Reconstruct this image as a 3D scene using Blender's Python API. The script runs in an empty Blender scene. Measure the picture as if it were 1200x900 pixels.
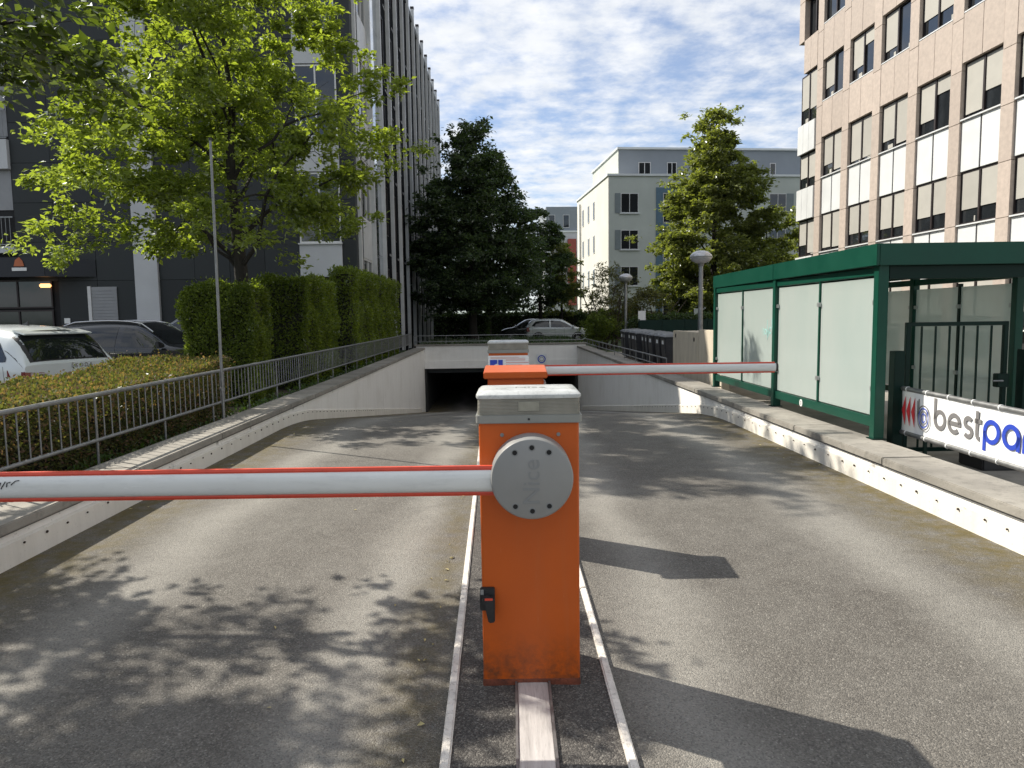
import bpy, bmesh, math, random
import numpy as np
from mathutils import Vector, Matrix
R_ = math.radians
SC = bpy.context.scene
COL = SC.collection
random.seed(7)
rng = np.random.default_rng(11)

# ------------------------------------------------------------------ camera, sky, sun, exposure
cam_d = bpy.data.cameras.new('camera')
cam_d.sensor_width = 36.0
cam_d.lens = 850.0 / 1200.0 * 36.0
cam_d.clip_start = 0.05
cam_d.clip_end = 6000
cam = bpy.data.objects.new('camera', cam_d)
COL.objects.link(cam)
cam.matrix_world = Matrix.Translation((0, 0, 1.57)) @ Matrix.Rotation(R_(90 - 5.3), 4, 'X') @ Matrix.Rotation(R_(-0.8), 4, 'Z')
SC.camera = cam

SUN_DIR = Vector((-1.11, 0.67, 1.20)).normalized()
SUN_EL = math.asin(SUN_DIR.z)
SUN_ROT = math.atan2(SUN_DIR.x, SUN_DIR.y)
SC.view_settings.view_transform = 'Standard'
SC.view_settings.look = 'None'
SC.view_settings.exposure = 0.58
SC.view_settings.gamma = 1.0
SC.view_settings.use_curve_mapping = False
SKY_STRENGTH = 0.053
SUN_STRENGTH = 5.0

sun_d = bpy.data.lights.new('sun', 'SUN')
sun_d.energy = SUN_STRENGTH
sun_d.angle = R_(0.5)
sun_d.color = (1.0, 0.93, 0.82)
sun = bpy.data.objects.new('sun', sun_d)
COL.objects.link(sun)
sun.rotation_euler = SUN_DIR.to_track_quat('Z', 'Y').to_euler()
sun.location = (-20, 12, 40)


class NT:
    """small node-tree helper"""
    def __init__(s, tree):
        s.t = tree
        s.n = tree.nodes
        s.l = tree.links

    def new(s, typ, **kw):
        n = s.n.new(typ)
        for k, v in kw.items():
            if k.startswith('i_'):
                n.inputs[k[2:].replace('_', ' ')].default_value = v
            else:
                setattr(n, k, v)
        return n

    def link(s, a, b):
        s.l.new(a, b)

    def setin(s, sock, v):
        if hasattr(v, 'is_linked'):
            s.link(v, sock)
        else:
            sock.default_value = v

    def math(s, op, a, b=0.0, clamp=False):
        n = s.new('ShaderNodeMath', operation=op, use_clamp=clamp)
        s.setin(n.inputs[0], a)
        s.setin(n.inputs[1], b)
        return n.outputs[0]

    def noise(s, vec, scale, detail=4.0, rough=0.55, dist=0.0, lac=2.0):
        n = s.new('ShaderNodeTexNoise')
        n.inputs['Scale'].default_value = scale
        n.inputs['Detail'].default_value = detail
        n.inputs['Roughness'].default_value = rough
        n.inputs['Distortion'].default_value = dist
        n.inputs['Lacunarity'].default_value = lac
        if vec is not None:
            s.link(vec, n.inputs['Vector'])
        return n.outputs['Fac']

    def mapr(s, v, a, b, c=0.0, d=1.0, smooth=False):
        n = s.new('ShaderNodeMapRange', clamp=True)
        if smooth:
            n.interpolation_type = 'SMOOTHSTEP'
        s.setin(n.inputs['Value'], v)
        n.inputs['From Min'].default_value = a
        n.inputs['From Max'].default_value = b
        n.inputs['To Min'].default_value = c
        n.inputs['To Max'].default_value = d
        return n.outputs['Result']

    def mix(s, fac, a, b, mode='MIX'):
        n = s.new('ShaderNodeMix', data_type='RGBA', blend_type=mode)
        s.setin(n.inputs[0], fac)
        for sock, v in ((n.inputs[6], a), (n.inputs[7], b)):
            if hasattr(v, 'is_linked'):
                s.link(v, sock)
            else:
                sock.default_value = (*v[:3], 1.0)
        return n.outputs[2]

    def scale(s, vec, sc):
        n = s.new('ShaderNodeVectorMath', operation='MULTIPLY')
        s.link(vec, n.inputs[0])
        n.inputs[1].default_value = sc
        return n.outputs[0]

    def sep(s, vec):
        n = s.new('ShaderNodeSeparateXYZ')
        s.link(vec, n.inputs[0])
        return n.outputs


# sky: Nishita with a thin broken cloud layer spread over the whole dome
world = bpy.data.worlds.new('World')
SC.world = world
world.use_nodes = True
W = NT(world.node_tree)
W.n.clear()
sky = W.new('ShaderNodeTexSky', sky_type='NISHITA')
sky.sun_disc = False
sky.sun_elevation = SUN_EL
sky.sun_rotation = SUN_ROT
sky.air_density = 1.0
sky.dust_density = 0.5
sky.ozone_density = 2.0
tc = W.new('ShaderNodeTexCoord')
sx = W.sep(tc.outputs['Generated'])
zz = W.math('MAXIMUM', W.math('ADD', sx[2], 0.10), 0.06)
px = W.math('DIVIDE', sx[0], zz)
py = W.math('DIVIDE', sx[1], zz)
cv = W.new('ShaderNodeCombineXYZ')
W.link(px, cv.inputs[0]); W.link(py, cv.inputs[1])
cn = W.noise(cv.outputs[0], 0.8, 3.0, 0.5, 0.0)
cd = W.noise(cv.outputs[0], 6.5, 7.0, 0.62, 0.0)
cs = W.math('ADD', W.math('MULTIPLY', cn, 0.5), W.math('MULTIPLY', cd, 0.5))
cov = W.mapr(cs, 0.36, 0.60, 0.22, 0.93, True)
up = W.mapr(sx[2], 0.0, 0.03, 0.0, 1.0)
cov = W.math('MULTIPLY', cov, up)
ctex = W.noise(cv.outputs[0], 7.0, 5.0, 0.55, 0.2)
ccol = W.mix(W.mapr(ctex, 0.3, 0.7), (11.2, 11.6, 12.1), (13.6, 13.7, 13.8))
skc = W.mix(0.8, sky.outputs[0], W.mix(1.0, sky.outputs[0], (1.2, 1.55, 1.95), 'MULTIPLY'))
mixs = W.mix(cov, skc, ccol)
bg = W.new('ShaderNodeBackground')
W.link(mixs, bg.inputs[0])
bg.inputs[1].default_value = SKY_STRENGTH
wo = W.new('ShaderNodeOutputWorld')
W.link(bg.outputs[0], wo.inputs[0])


# ------------------------------------------------------------------ materials
def lin(h):
    h = h.lstrip('#')
    c = [int(h[i:i + 2], 16) / 255 for i in (0, 2, 4)]
    return tuple(x / 12.92 if x <= 0.04045 else ((x + 0.055) / 1.055) ** 2.4 for x in c)


def newmat(name):
    m = bpy.data.materials.new(name)
    m.use_nodes = True
    t = NT(m.node_tree)
    t.n.clear()
    o = t.new('ShaderNodeOutputMaterial')
    b = t.new('ShaderNodeBsdfPrincipled')
    t.link(b.outputs[0], o.inputs[0])
    g = t.new('ShaderNodeNewGeometry')
    return m, t, b, g.outputs['Position'], o, g


def bump(t, b, h, strength, dist=0.01):
    n = t.new('ShaderNodeBump')
    n.inputs['Strength'].default_value = strength
    n.inputs['Distance'].default_value = dist
    t.link(h, n.inputs['Height'])
    t.link(n.outputs[0], b.inputs['Normal'])


def M(name, col, rough=0.6, metal=0.0, var=0.12, vs=3.0, bmp=0.0, bs=60.0, rnd=0.0, stretch=(1, 1, 1), spec=0.5, coat=0.0, dirt=0.0):
    m, t, b, p, o, g = newmat(name)
    ps = t.scale(p, stretch)
    n = t.noise(ps, vs, 6.0, 0.6)
    k = t.mapr(n, 0.3, 0.7, 1 - var, 1 + var)
    if rnd:
        oi = t.new('ShaderNodeObjectInfo')
        k = t.math('MULTIPLY', k, t.mapr(oi.outputs['Random'], 0, 1, 1 - rnd, 1 + rnd))
    if dirt:
        d = t.noise(ps, vs * 6, 5.0, 0.7)
        k = t.math('MULTIPLY', k, t.mapr(d, 0.52, 0.75, 1.0, 1 - dirt))
    cc = t.new('ShaderNodeCombineColor')
    for i in range(3):
        t.link(k, cc.inputs[i])
    c = t.mix(1.0, col, cc.outputs[0], 'MULTIPLY')
    t.link(c, b.inputs['Base Color'])
    t.setin(b.inputs['Roughness'], t.mapr(n, 0.3, 0.7, max(0, rough - 0.06), min(1, rough + 0.06)))
    b.inputs['Metallic'].default_value = metal
    b.inputs['Specular IOR Level'].default_value = spec
    if coat:
        b.inputs['Coat Weight'].default_value = coat
        b.inputs['Coat Roughness'].default_value = 0.06
    if bmp:
        bump(t, b, t.noise(p, bs, 4.0, 0.6), bmp)
    return m


def asphalt(name, lo, hi, worn=False, moss=False):
    m, t, b, p, o, g = newmat(name)
    s = t.sep(p)
    big = t.noise(p, 0.45, 5.0, 0.6, 0.4)
    med = t.noise(p, 6.0, 5.0, 0.65)
    v = t.new('ShaderNodeTexVoronoi', feature='F1')
    v.inputs['Scale'].default_value = 150.0
    t.link(p, v.inputs['Vector'])
    grain = v.outputs['Color']
    gs = t.new('ShaderNodeSeparateColor')
    t.link(grain, gs.inputs[0])
    fac = t.math('ADD', t.math('MULTIPLY', t.mapr(big, 0.3, 0.7), 0.34), t.math('MULTIPLY', t.mapr(med, 0.3, 0.7), 0.2))
    if worn:
        # polished wheel tracks run along the lanes, slightly meandering
        wob = t.math('MULTIPLY', t.math('SUBTRACT', t.noise(t.scale(p, (0.3, 0.5, 1)), 1.0, 2.0), 0.5), 0.9)
        ax = t.math('ADD', t.math('ABSOLUTE', t.math('ADD', s[0], wob)), 0.0)
        band = None
        for c_, w_ in ((0.78, 0.34), (2.3, 0.42)):
            q = t.math('SUBTRACT', 1.0, t.math('DIVIDE', t.math('ABSOLUTE', t.math('SUBTRACT', ax, c_)), w_), True)
            q = t.mapr(q, 0, 1, 0, 1, True)
            band = q if band is None else t.math('MAXIMUM', band, q)
        fac = t.math('ADD', fac, t.math('MULTIPLY', band, 0.58))
    c = t.mix(fac, lo, hi)
    c = t.mix(t.mapr(gs.outputs[0], 0.0, 1.0, 0.0, 0.5), c, t.mix(t.mapr(gs.outputs[1], 0.25, 0.8), (0.035, 0.033, 0.031), (0.28, 0.262, 0.232)))
    # small pale chips
    sp = t.mapr(gs.outputs[2], 0.975, 0.985)
    c = t.mix(t.math('MULTIPLY', sp, 0.35), c, (0.45, 0.43, 0.38))
    # tar-dark blotches and a few oil spots
    blot = t.noise(p, 1.7, 5.0, 0.7, 0.8)
    c = t.mix(t.mapr(blot, 0.58, 0.75, 0, 0.35), c, (0.05, 0.048, 0.045))
    if moss:
        edge = t.mapr(t.math('ABSOLUTE', s[0]), 2.45, 3.2, 0.0, 1.25, True)
        mid = t.math('MULTIPLY', t.mapr(t.math('ABSOLUTE', t.math('SUBTRACT', s[0], -0.43)), 0.0, 0.22, 1.0, 0.0), 0.7)
        mk = t.math('MULTIPLY', t.math('MAXIMUM', edge, mid), t.mapr(t.noise(p, 5.5, 6.0, 0.72), 0.36, 0.6))
        mc = t.mix(t.noise(p, 14.0, 3.0), (0.06, 0.055, 0.018), (0.16, 0.12, 0.05))
        c = t.mix(t.math('MULTIPLY', mk, 0.85, True), c, mc)
    t.link(c, b.inputs['Base Color'])
    b.inputs['Roughness'].default_value = 0.82
    b.inputs['Specular IOR Level'].default_value = 0.35
    h = t.math('ADD', t.math('MULTIPLY', v.outputs['Distance'], -0.9), t.math('MULTIPLY', t.noise(p, 260.0, 2.0), 0.35))
    bump(t, b, h, 0.55, 0.012)
    return m


def wall_paint(name, col, streak=0.25):
    m, t, b, p, o, g = newmat(name)
    s = t.sep(p)
    st = t.noise(t.scale(p, (2.5, 2.5, 0.22)), 2.2, 6.0, 0.65)
    pat = t.noise(p, 1.1, 6.0, 0.65)
    fine = t.noise(p, 22.0, 4.0, 0.7)
    c = t.mix(t.mapr(st, 0.45, 0.75, 0, streak), col, (0.42, 0.39, 0.33))
    c = t.mix(t.mapr(pat, 0.5, 0.75, 0, 0.3), c, (0.5, 0.46, 0.39))
    c = t.mix(t.mapr(fine, 0.62, 0.78, 0, 0.35), c, (0.36, 0.33, 0.28))
    flake = t.math('MULTIPLY', t.mapr(s[2], 0.10, 0.222, 0.0, 1.0, True), t.mapr(t.noise(t.scale(p, (1, 1, 1.6)), 5.5, 6.0, 0.7), 0.60, 0.66))
    flake = t.math('MULTIPLY', flake, t.mapr(s[1], 12.0, 16.0, 1.0, 0.0))
    c = t.mix(t.math('MULTIPLY', flake, 0.8), c, (0.10, 0.085, 0.07))
    dots = t.noise(p, 48.0, 2.0, 0.5)
    c = t.mix(t.mapr(dots, 0.69, 0.76, 0, 0.5), c, (0.16, 0.14, 0.12))
    t.link(c, b.inputs['Base Color'])
    b.inputs['Roughness'].default_value = 0.75
    bump(t, b, t.noise(p, 35.0, 5.0, 0.7), 0.25, 0.006)
    return m


def leafmat(name, a, bcol, trans=0.45, gloss=0.35, rim=None):
    m = bpy.data.materials.new(name)
    m.use_nodes = True
    t = NT(m.node_tree)
    t.n.clear()
    o = t.new('ShaderNodeOutputMaterial')
    g = t.new('ShaderNodeNewGeometry')
    r = g.outputs['Random Per Island']
    n = t.noise(g.outputs['Position'], 0.9, 3.0)
    c = t.mix(t.math('ADD', t.math('MULTIPLY', r, 0.65), t.math('MULTIPLY', t.mapr(n, 0.3, 0.7), 0.35)), a, bcol)
    if rim:
        c = t.mix(t.mapr(t.math('FRACT', t.math('MULTIPLY', r, 17.3)), 0.55, 0.9), c, rim)
    d = t.new('ShaderNodeBsdfDiffuse')
    t.link(c, d.inputs[0])
    tr = t.new('ShaderNodeBsdfTranslucent')
    t.link(t.mix(1.0, c, (2.3, 2.4, 0.8), 'MULTIPLY'), tr.inputs[0])
    mx = t.new('ShaderNodeMixShader')
    mx.inputs[0].default_value = trans
    t.link(d.outputs[0], mx.inputs[1]); t.link(tr.outputs[0], mx.inputs[2])
    gl = t.new('ShaderNodeBsdfGlossy')
    gl.inputs['Roughness'].default_value = 0.5
    gl.inputs[0].default_value = (0.9, 0.95, 1, 1)
    fr = t.new('ShaderNodeFresnel')
    fr.inputs[0].default_value = 1.4
    m2 = t.new('ShaderNodeMixShader')
    t.link(t.math('MULTIPLY', fr.outputs[0], gloss), m2.inputs[0])
    t.link(mx.outputs[0], m2.inputs[1]); t.link(gl.outputs[0], m2.inputs[2])
    t.link(m2.outputs[0], o.inputs[0])
    return m


def bark(name, a, b_):
    m, t, b, p, o, g = newmat(name)
    n = t.noise(t.scale(p, (14, 14, 2.2)), 2.0, 6.0, 0.7)
    t.link(t.mix(t.mapr(n, 0.3, 0.7), a, b_), b.inputs['Base Color'])
    b.inputs['Roughness'].default_value = 0.9
    bump(t, b, n, 0.7, 0.02)
    return m


def glass_dark(name, col=(0.012, 0.014, 0.016), rough=0.04, wav=0.06, spec=0.8):
    m, t, b, p, o, g = newmat(name)
    n = t.noise(p, 0.8, 3.0)
    t.link(t.mix(t.mapr(n, 0.3, 0.7), col, tuple(c * 1.8 for c in col)), b.inputs['Base Color'])
    b.inputs['Roughness'].default_value = rough
    b.inputs['Specular IOR Level'].default_value = spec
    if wav:
        bump(t, b, t.noise(p, 1.3, 2.0), wav, 0.02)
    return m


def car_glass(name):
    m = bpy.data.materials.new(name)
    m.use_nodes = True
    t = NT(m.node_tree)
    b = t.n['Principled BSDF']
    g = t.new('ShaderNodeNewGeometry')
    n = t.noise(g.outputs['Position'], 3.0, 3.0)
    t.link(t.mix(n, (0.006, 0.008, 0.009), (0.016, 0.02, 0.022)), b.inputs['Base Color'])
    b.inputs['Roughness'].default_value = 0.02
    b.inputs['Specular IOR Level'].default_value = 0.75
    return m


def frosted(name):
    m = bpy.data.materials.new(name)
    m.use_nodes = True
    t = NT(m.node_tree)
    t.n.clear()
    o = t.new('ShaderNodeOutputMaterial')
    g = t.new('ShaderNodeNewGeometry')
    n = t.noise(t.scale(g.outputs['Position'], (1, 1, 0.4)), 1.6, 5.0, 0.6)
    c = t.mix(t.mapr(n, 0.3, 0.7), (0.66, 0.76, 0.72), (0.73, 0.80, 0.76))
    d = t.new('ShaderNodeBsdfDiffuse'); t.link(c, d.inputs[0])
    tr = t.new('ShaderNodeBsdfTranslucent'); t.link(c, tr.inputs[0])
    mx = t.new('ShaderNodeMixShader'); mx.inputs[0].default_value = 0.5
    t.link(d.outputs[0], mx.inputs[1]); t.link(tr.outputs[0], mx.inputs[2])
    gl = t.new('ShaderNodeBsdfGlossy'); gl.inputs['Roughness'].default_value = 0.06
    fr = t.new('ShaderNodeFresnel'); fr.inputs[0].default_value = 1.45
    m2 = t.new('ShaderNodeMixShader')
    t.link(t.math('MULTIPLY', fr.outputs[0], 0.8), m2.inputs[0])
    t.link(mx.outputs[0], m2.inputs[1]); t.link(gl.outputs[0], m2.inputs[2])
    tp = t.new('ShaderNodeBsdfTransparent')
    m3 = t.new('ShaderNodeMixShader'); m3.inputs[0].default_value = 0.2
    t.link(m2.outputs[0], m3.inputs[1]); t.link(tp.outputs[0], m3.inputs[2])
    t.link(m3.outputs[0], o.inputs[0])
    return m


def lens_mat(name):
    m, t, b, p, o, g = newmat(name)
    s = t.sep(p)
    w = t.new('ShaderNodeTexWave', wave_type='BANDS', bands_direction='Z')
    w.inputs['Scale'].default_value = 55.0
    w.inputs['Distortion'].default_value = 0.6
    t.link(p, w.inputs['Vector'])
    n = t.noise(p, 9.0, 3.0)
    c = t.mix(t.mapr(w.outputs['Fac'], 0, 1, 0, 1), (0.14, 0.135, 0.108), (0.25, 0.24, 0.195))
    c = t.mix(t.mapr(n, 0.35, 0.7, 0, 0.5), c, (0.36, 0.34, 0.28))
    t.link(c, b.inputs['Base Color'])
    b.inputs['Roughness'].default_value = 0.22
    b.inputs['Transmission Weight'].default_value = 0.12
    bump(t, b, w.outputs['Fac'], 0.5, 0.002)
    return m


def emit(name, col, st):
    m, t, b, p, o, g = newmat(name)
    n = t.noise(p, 8.0)
    t.link(t.mix(n, col, tuple(c * 0.8 for c in col)), b.inputs['Base Color'])
    b.inputs['Emission Color'].default_value = (*col, 1)
    b.inputs['Emission Strength'].default_value = st
    return m


def orange_coat(name, col):
    m, t, b, p, o, g = newmat(name)
    s = t.sep(p)
    n = t.noise(p, 4.0, 6.0, 0.6)
    c = t.mix(t.mapr(n, 0.35, 0.7, 0, .5), col, tuple(q * 0.84 for q in col))
    streak = t.noise(t.scale(p, (30, 30, 1.2)), 1.0, 4.0, 0.6)
    c = t.mix(t.mapr(streak, 0.55, 0.8, 0, 0.22), c, (0.40, 0.13, 0.05))
    scr = t.noise(t.scale(p, (140, 140, 9)), 1.0, 3.0, 0.7)
    c = t.mix(t.mapr(scr, 0.70, 0.76, 0, 0.35), c, (0.56, 0.25, 0.13))
    # splashed road dirt round the foot
    splash = t.math('MULTIPLY', t.mapr(s[2], 0.03, 0.30, 1.0, 0.0, True), t.mapr(t.noise(p, 22.0, 6.0, 0.72), 0.38, 0.66))
    c = t.mix(t.math('MULTIPLY', splash, 0.8), c, (0.06, 0.035, 0.02))
    t.link(c, b.inputs['Base Color'])
    t.link(t.mapr(n, 0.3, 0.7, 0.33, 0.5), b.inputs['Roughness'])
    b.inputs['Specular IOR Level'].default_value = 0.42
    bump(t, b, t.noise(p, 5.0, 3.0, 0.5), 0.10, 0.01)
    return m


MAT = dict(
    drive=asphalt('worn_asphalt', (0.068, 0.061, 0.052), (0.27, 0.26, 0.232), True, True),
    island=asphalt('island_asphalt', (0.045, 0.042, 0.039), (0.10, 0.092, 0.084)),
    lot=asphalt('lot_asphalt', (0.05, 0.05, 0.05), (0.11, 0.11, 0.105)),
    soil=M('soil', (0.06, 0.047, 0.032), 0.95, var=0.4, vs=4, bmp=0.8, bs=18),
    lawn=M('lawn_earth', (0.05, 0.07, 0.022), 0.95, var=0.4, vs=3, bmp=0.6, bs=30),
    paving=M('terrace_paving', (0.26, 0.24, 0.205), 0.85, var=0.25, vs=1.3, bmp=0.3, bs=40, dirt=0.3),
    wall=wall_paint('white_wall_paint', (0.83, 0.815, 0.775), 0.13),
    plinth=wall_paint('white_plinth_paint', (0.72, 0.69, 0.62), 0.35),
    coping=M('coping_concrete', (0.25, 0.235, 0.205), 0.85, var=0.3, vs=1.6, bmp=0.35, bs=55, rnd=0.06, dirt=0.4),
    edge=M('coping_edge_metal', (0.11, 0.11, 0.11), 0.5, var=0.2, vs=5),
    garagec=M('unlit_garage_concrete', (0.03, 0.03, 0.029), 0.9, var=0.25, vs=1.5, bmp=0.2, bs=40),  # concrete blackened so its colour carries the gloom of the unlit garage
    concrete=M('cast_concrete', (0.52, 0.46, 0.36), 0.88, var=0.2, vs=2.0, bmp=0.3, bs=50, stretch=(2, 2, 0.35), dirt=0.25),
    kerbw=M('white_kerb_paint', (0.66, 0.62, 0.56), 0.7, var=0.2, vs=9, bmp=0.3, bs=70, dirt=0.6),
    orange=orange_coat('orange_powder_coat', (0.51, 0.091, 0.006)),
    orange_low=M('orange_chipped_base', (0.15, 0.036, 0.014), 0.7, var=0.45, vs=14, bmp=0.3, bs=90, dirt=0.8),
    grey_plastic=M('grey_plastic', (0.24, 0.24, 0.23), 0.42, var=0.06, vs=6, bmp=0.05, bs=300),
    grey_emboss=M('grey_embossing', (0.205, 0.21, 0.208), 0.5, var=0.05, vs=6),
    cap_top=M('cap_pale_plastic', (0.50, 0.515, 0.50), 0.3, var=0.2, vs=9, dirt=0.35),
    cap_band=M('cap_grey_band', (0.24, 0.245, 0.225), 0.45, var=0.08, vs=8),
    lens=lens_mat('ribbed_lamp_lens'),
    lens_lamp=M('lamp_reflector_behind_lens', (0.27, 0.26, 0.21), 0.4, var=0.15, vs=30),
    boom=M('boom_white_paint', (0.66, 0.67, 0.65), 0.27, var=0.06, vs=3, dirt=0.12, stretch=(0.4, 2, 2)),
    red=M('red_rubber', (0.60, 0.065, 0.032), 0.45, var=0.12, vs=6, dirt=0.25),
    black=M('black_plastic', (0.016, 0.016, 0.017), 0.5, var=0.2, vs=8, bmp=0.1, bs=150),
    hole=M('dark_screw_recess', (0.008, 0.008, 0.008), 0.8, var=0.2),
    steel=M('galvanised_steel', (0.25, 0.255, 0.255), 0.42, 0.65, var=0.2, vs=12, dirt=0.25),
    alu=M('brushed_aluminium', (0.56, 0.54, 0.52), 0.45, 0.3, var=0.18, vs=4, stretch=(9, 0.6, 3), dirt=0.35),
    bolt=M('rusty_bolt', (0.05, 0.035, 0.025), 0.8, 0.3, var=0.4, vs=30),
    green=M('green_enamel', (0.0045, 0.054, 0.034), 0.34, spec=0.3, var=0.1, vs=2.5, dirt=0.12),
    dgreen=M('dark_green_enamel', (0.0025, 0.018, 0.013), 0.45, spec=0.2, var=0.12, vs=3),
    frost=frosted('frosted_glass'),
    clamp=M('glass_clamp_metal', (0.42, 0.43, 0.43), 0.35, 0.7, var=0.1),
    white=M('white_enamel', (0.74, 0.75, 0.74), 0.45, var=0.06, vs=3, dirt=0.08),
    banner=M('banner_vinyl', (0.80, 0.81, 0.80), 0.55, var=0.03, vs=3, bmp=0.05, bs=8),
    ltgrey=M('letter_grey', (0.17, 0.165, 0.165), 0.55, var=0.05),
    ltblue=M('letter_blue', (0.02, 0.055, 0.42), 0.5, var=0.05),
    ltred=M('arrow_red', (0.60, 0.03, 0.04), 0.5, var=0.05),
    ltpink=M('faded_red_print', (0.62, 0.34, 0.32), 0.5, var=0.1),
    turq=M('turquoise_spray_paint', (0.33, 0.66, 0.62), 0.5, var=0.2, vs=20),
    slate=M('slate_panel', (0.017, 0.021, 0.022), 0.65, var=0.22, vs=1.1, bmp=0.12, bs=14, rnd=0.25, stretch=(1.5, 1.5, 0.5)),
    backing=M('panel_backing', (0.012, 0.012, 0.013), 0.8, var=0.2),
    navy=M('navy_fascia', (0.008, 0.010, 0.016), 0.45, var=0.2, vs=2),
    recess=M('shaded_gap_cladding', (0.008, 0.009, 0.011), 0.9, var=0.2, spec=0.04),  # near-black colour stands in for the shade between the deep fins
    pale=M('pale_render', (0.50, 0.51, 0.52), 0.75, var=0.08, vs=0.8, bmp=0.08, bs=30),
    shutter=M('roller_shutter_grey', (0.27, 0.275, 0.285), 0.6, var=0.1, vs=2),
    fin=M('anodised_fin', (0.55, 0.56, 0.56), 0.45, 0.1, var=0.12, vs=2, rnd=0.06),
    mirror=M('mirror_cladding', (0.52, 0.56, 0.60), 0.07, 0.9, var=0.06, vs=1.2),
    winframe=M('white_window_frame', (0.62, 0.62, 0.61), 0.5, var=0.06),
    brown=M('bronze_window_frame', (0.026, 0.019, 0.019), 0.45, 0.2, var=0.2),
    pane=glass_dark('window_glass'),
    pane_sky=glass_dark('tinted_window_glass', (0.02, 0.022, 0.024), 0.05, 0.08, 1.0),
    blind=M('roller_blind_fabric', (0.37, 0.36, 0.325), 0.8, var=0.06, vs=2, rnd=0.09, bmp=0.08, bs=120),
    stone=M('pink_stone', (0.42, 0.355, 0.305), 0.72, var=0.12, vs=7.0, bmp=0.12, bs=60, rnd=0.08, dirt=0.18),
    joint=M('stone_joint', (0.13, 0.10, 0.085), 0.9, var=0.2),
    metalw=M('white_metal_panel', (0.66, 0.68, 0.68), 0.42, 0.1, var=0.05, vs=1.2, rnd=0.04),
    render=M('grey_render', (0.50, 0.53, 0.49), 0.9, var=0.08, vs=0.5, bmp=0.1, bs=25),
    render_l=M('cream_render', (0.62, 0.605, 0.55), 0.9, var=0.08, vs=0.5, bmp=0.1, bs=25),
    pent=M('blue_grey_cladding', (0.24, 0.265, 0.295), 0.7, var=0.08, vs=0.6),
    bluep=M('blue_panel', (0.10, 0.17, 0.23), 0.65, var=0.1),
    shutterb=M('grey_blue_shutter', (0.20, 0.23, 0.24), 0.7, var=0.08),
    redp=M('red_balcony_panel', (0.30, 0.06, 0.045), 0.6, var=0.1),
    lampglass=M('lamp_shade_plastic', (0.50, 0.50, 0.51), 0.15, 0.25, var=0.25, vs=7, stretch=(1, 1, 2.2)),
    bin=M('black_bin_plastic', (0.022, 0.023, 0.026), 0.5, var=0.2, vs=4),
    binlid=M('grey_bin_lid', (0.15, 0.155, 0.16), 0.5, var=0.15, vs=4, rnd=0.2),
    carwhite=M('white_car_paint', (0.62, 0.66, 0.66), 0.22, 0.05, var=0.03, coat=0.8),
    cardark=M('dark_grey_car_paint', (0.02, 0.022, 0.025), 0.22, 0.5, var=0.05, coat=0.9),
    carsilver=M('silver_car_paint', (0.50, 0.52, 0.54), 0.25, 0.5, var=0.04, coat=0.8),
    carblack=M('black_car_paint', (0.012, 0.012, 0.014), 0.22, 0.1, var=0.1, coat=0.9),
    carglass=car_glass('car_glass'),
    tyre=M('tyre_rubber', (0.02, 0.02, 0.02), 0.85, var=0.2),
    rim=M('alloy_rim', (0.42, 0.42, 0.43), 0.3, 0.8, var=0.1),
    chrome=M('chrome_trim', (0.62, 0.62, 0.62), 0.16, 0.95, var=0.05),
    tail=M('tail_light_red', (0.16, 0.008, 0.012), 0.12, var=0.15, coat=0.8),
    tailw=M('tail_light_clear', (0.42, 0.36, 0.35), 0.12, var=0.2, coat=0.8),
    head=M('headlight_glass', (0.42, 0.44, 0.46), 0.1, 0.3, var=0.2, coat=0.8),
    glow=emit('warm_lamp_glow', (1.0, 0.52, 0.2), 1.6),
    orsign=M('orange_pictogram', (0.45, 0.13, 0.05), 0.5, var=0.1),
    bark1=bark('dark_bark', (0.012, 0.010, 0.008), (0.035, 0.03, 0.024)),
    bark2=bark('brown_bark', (0.04, 0.032, 0.024), (0.11, 0.09, 0.07)),
    leaf_lime=leafmat('lime_green_leaf', (0.09, 0.118, 0.024), (0.21, 0.25, 0.06), 0.58, 0.18),
    leaf_over=leafmat('overhanging_leaf', (0.035, 0.052, 0.014), (0.085, 0.11, 0.026), 0.5, 0.2),
    leaf_dark=leafmat('dark_maple_leaf', (0.028, 0.05, 0.019), (0.07, 0.105, 0.036), 0.38, 0.35),
    leaf_mid=leafmat('linden_leaf', (0.10, 0.12, 0.036), (0.20, 0.22, 0.07), 0.42, 0.25),
    leaf_olive=leafmat('olive_shrub_leaf', (0.055, 0.065, 0.02), (0.13, 0.12, 0.035), 0.45, 0.3),
    leaf_horn=leafmat('hornbeam_leaf', (0.065, 0.092, 0.019), (0.17, 0.21, 0.045), 0.54, 0.2),
    leaf_red=leafmat('reddish_hedge_leaf', (0.05, 0.064, 0.024), (0.125, 0.13, 0.055), 0.33, 0.08, (0.20, 0.125, 0.09)),
    leaf_cover=leafmat('ground_cover_leaf', (0.035, 0.07, 0.015), (0.08, 0.13, 0.03), 0.35, 0.4),
    hedge_core=M('hedge_twigs', (0.022, 0.022, 0.013), 0.95, var=0.5, vs=12, bmp=0.6, bs=22),
    dead_leaf=M('dead_leaf', (0.42, 0.36, 0.17), 0.8, var=0.35, vs=25),
)

# ------------------------------------------------------------------ building blocks
ROOT = {}


def thing(name, label, cat, loc=(0, 0, 0), rz=0.0, group=None):
    o = bpy.data.objects.new(name, None)
    o.empty_display_size = 0.2
    COL.objects.link(o)
    o.location = loc
    o.rotation_euler = (0, 0, rz)
    o['label'] = label
    o['category'] = cat
    if group:
        o['group'] = group
    ROOT[o.name] = Matrix.Translation(loc) @ Matrix.Rotation(rz, 4, 'Z')
    return o


def tag(o, label, cat, group=None):
    o['label'] = label
    o['category'] = cat
    if group:
        o['group'] = group
    return o


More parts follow.
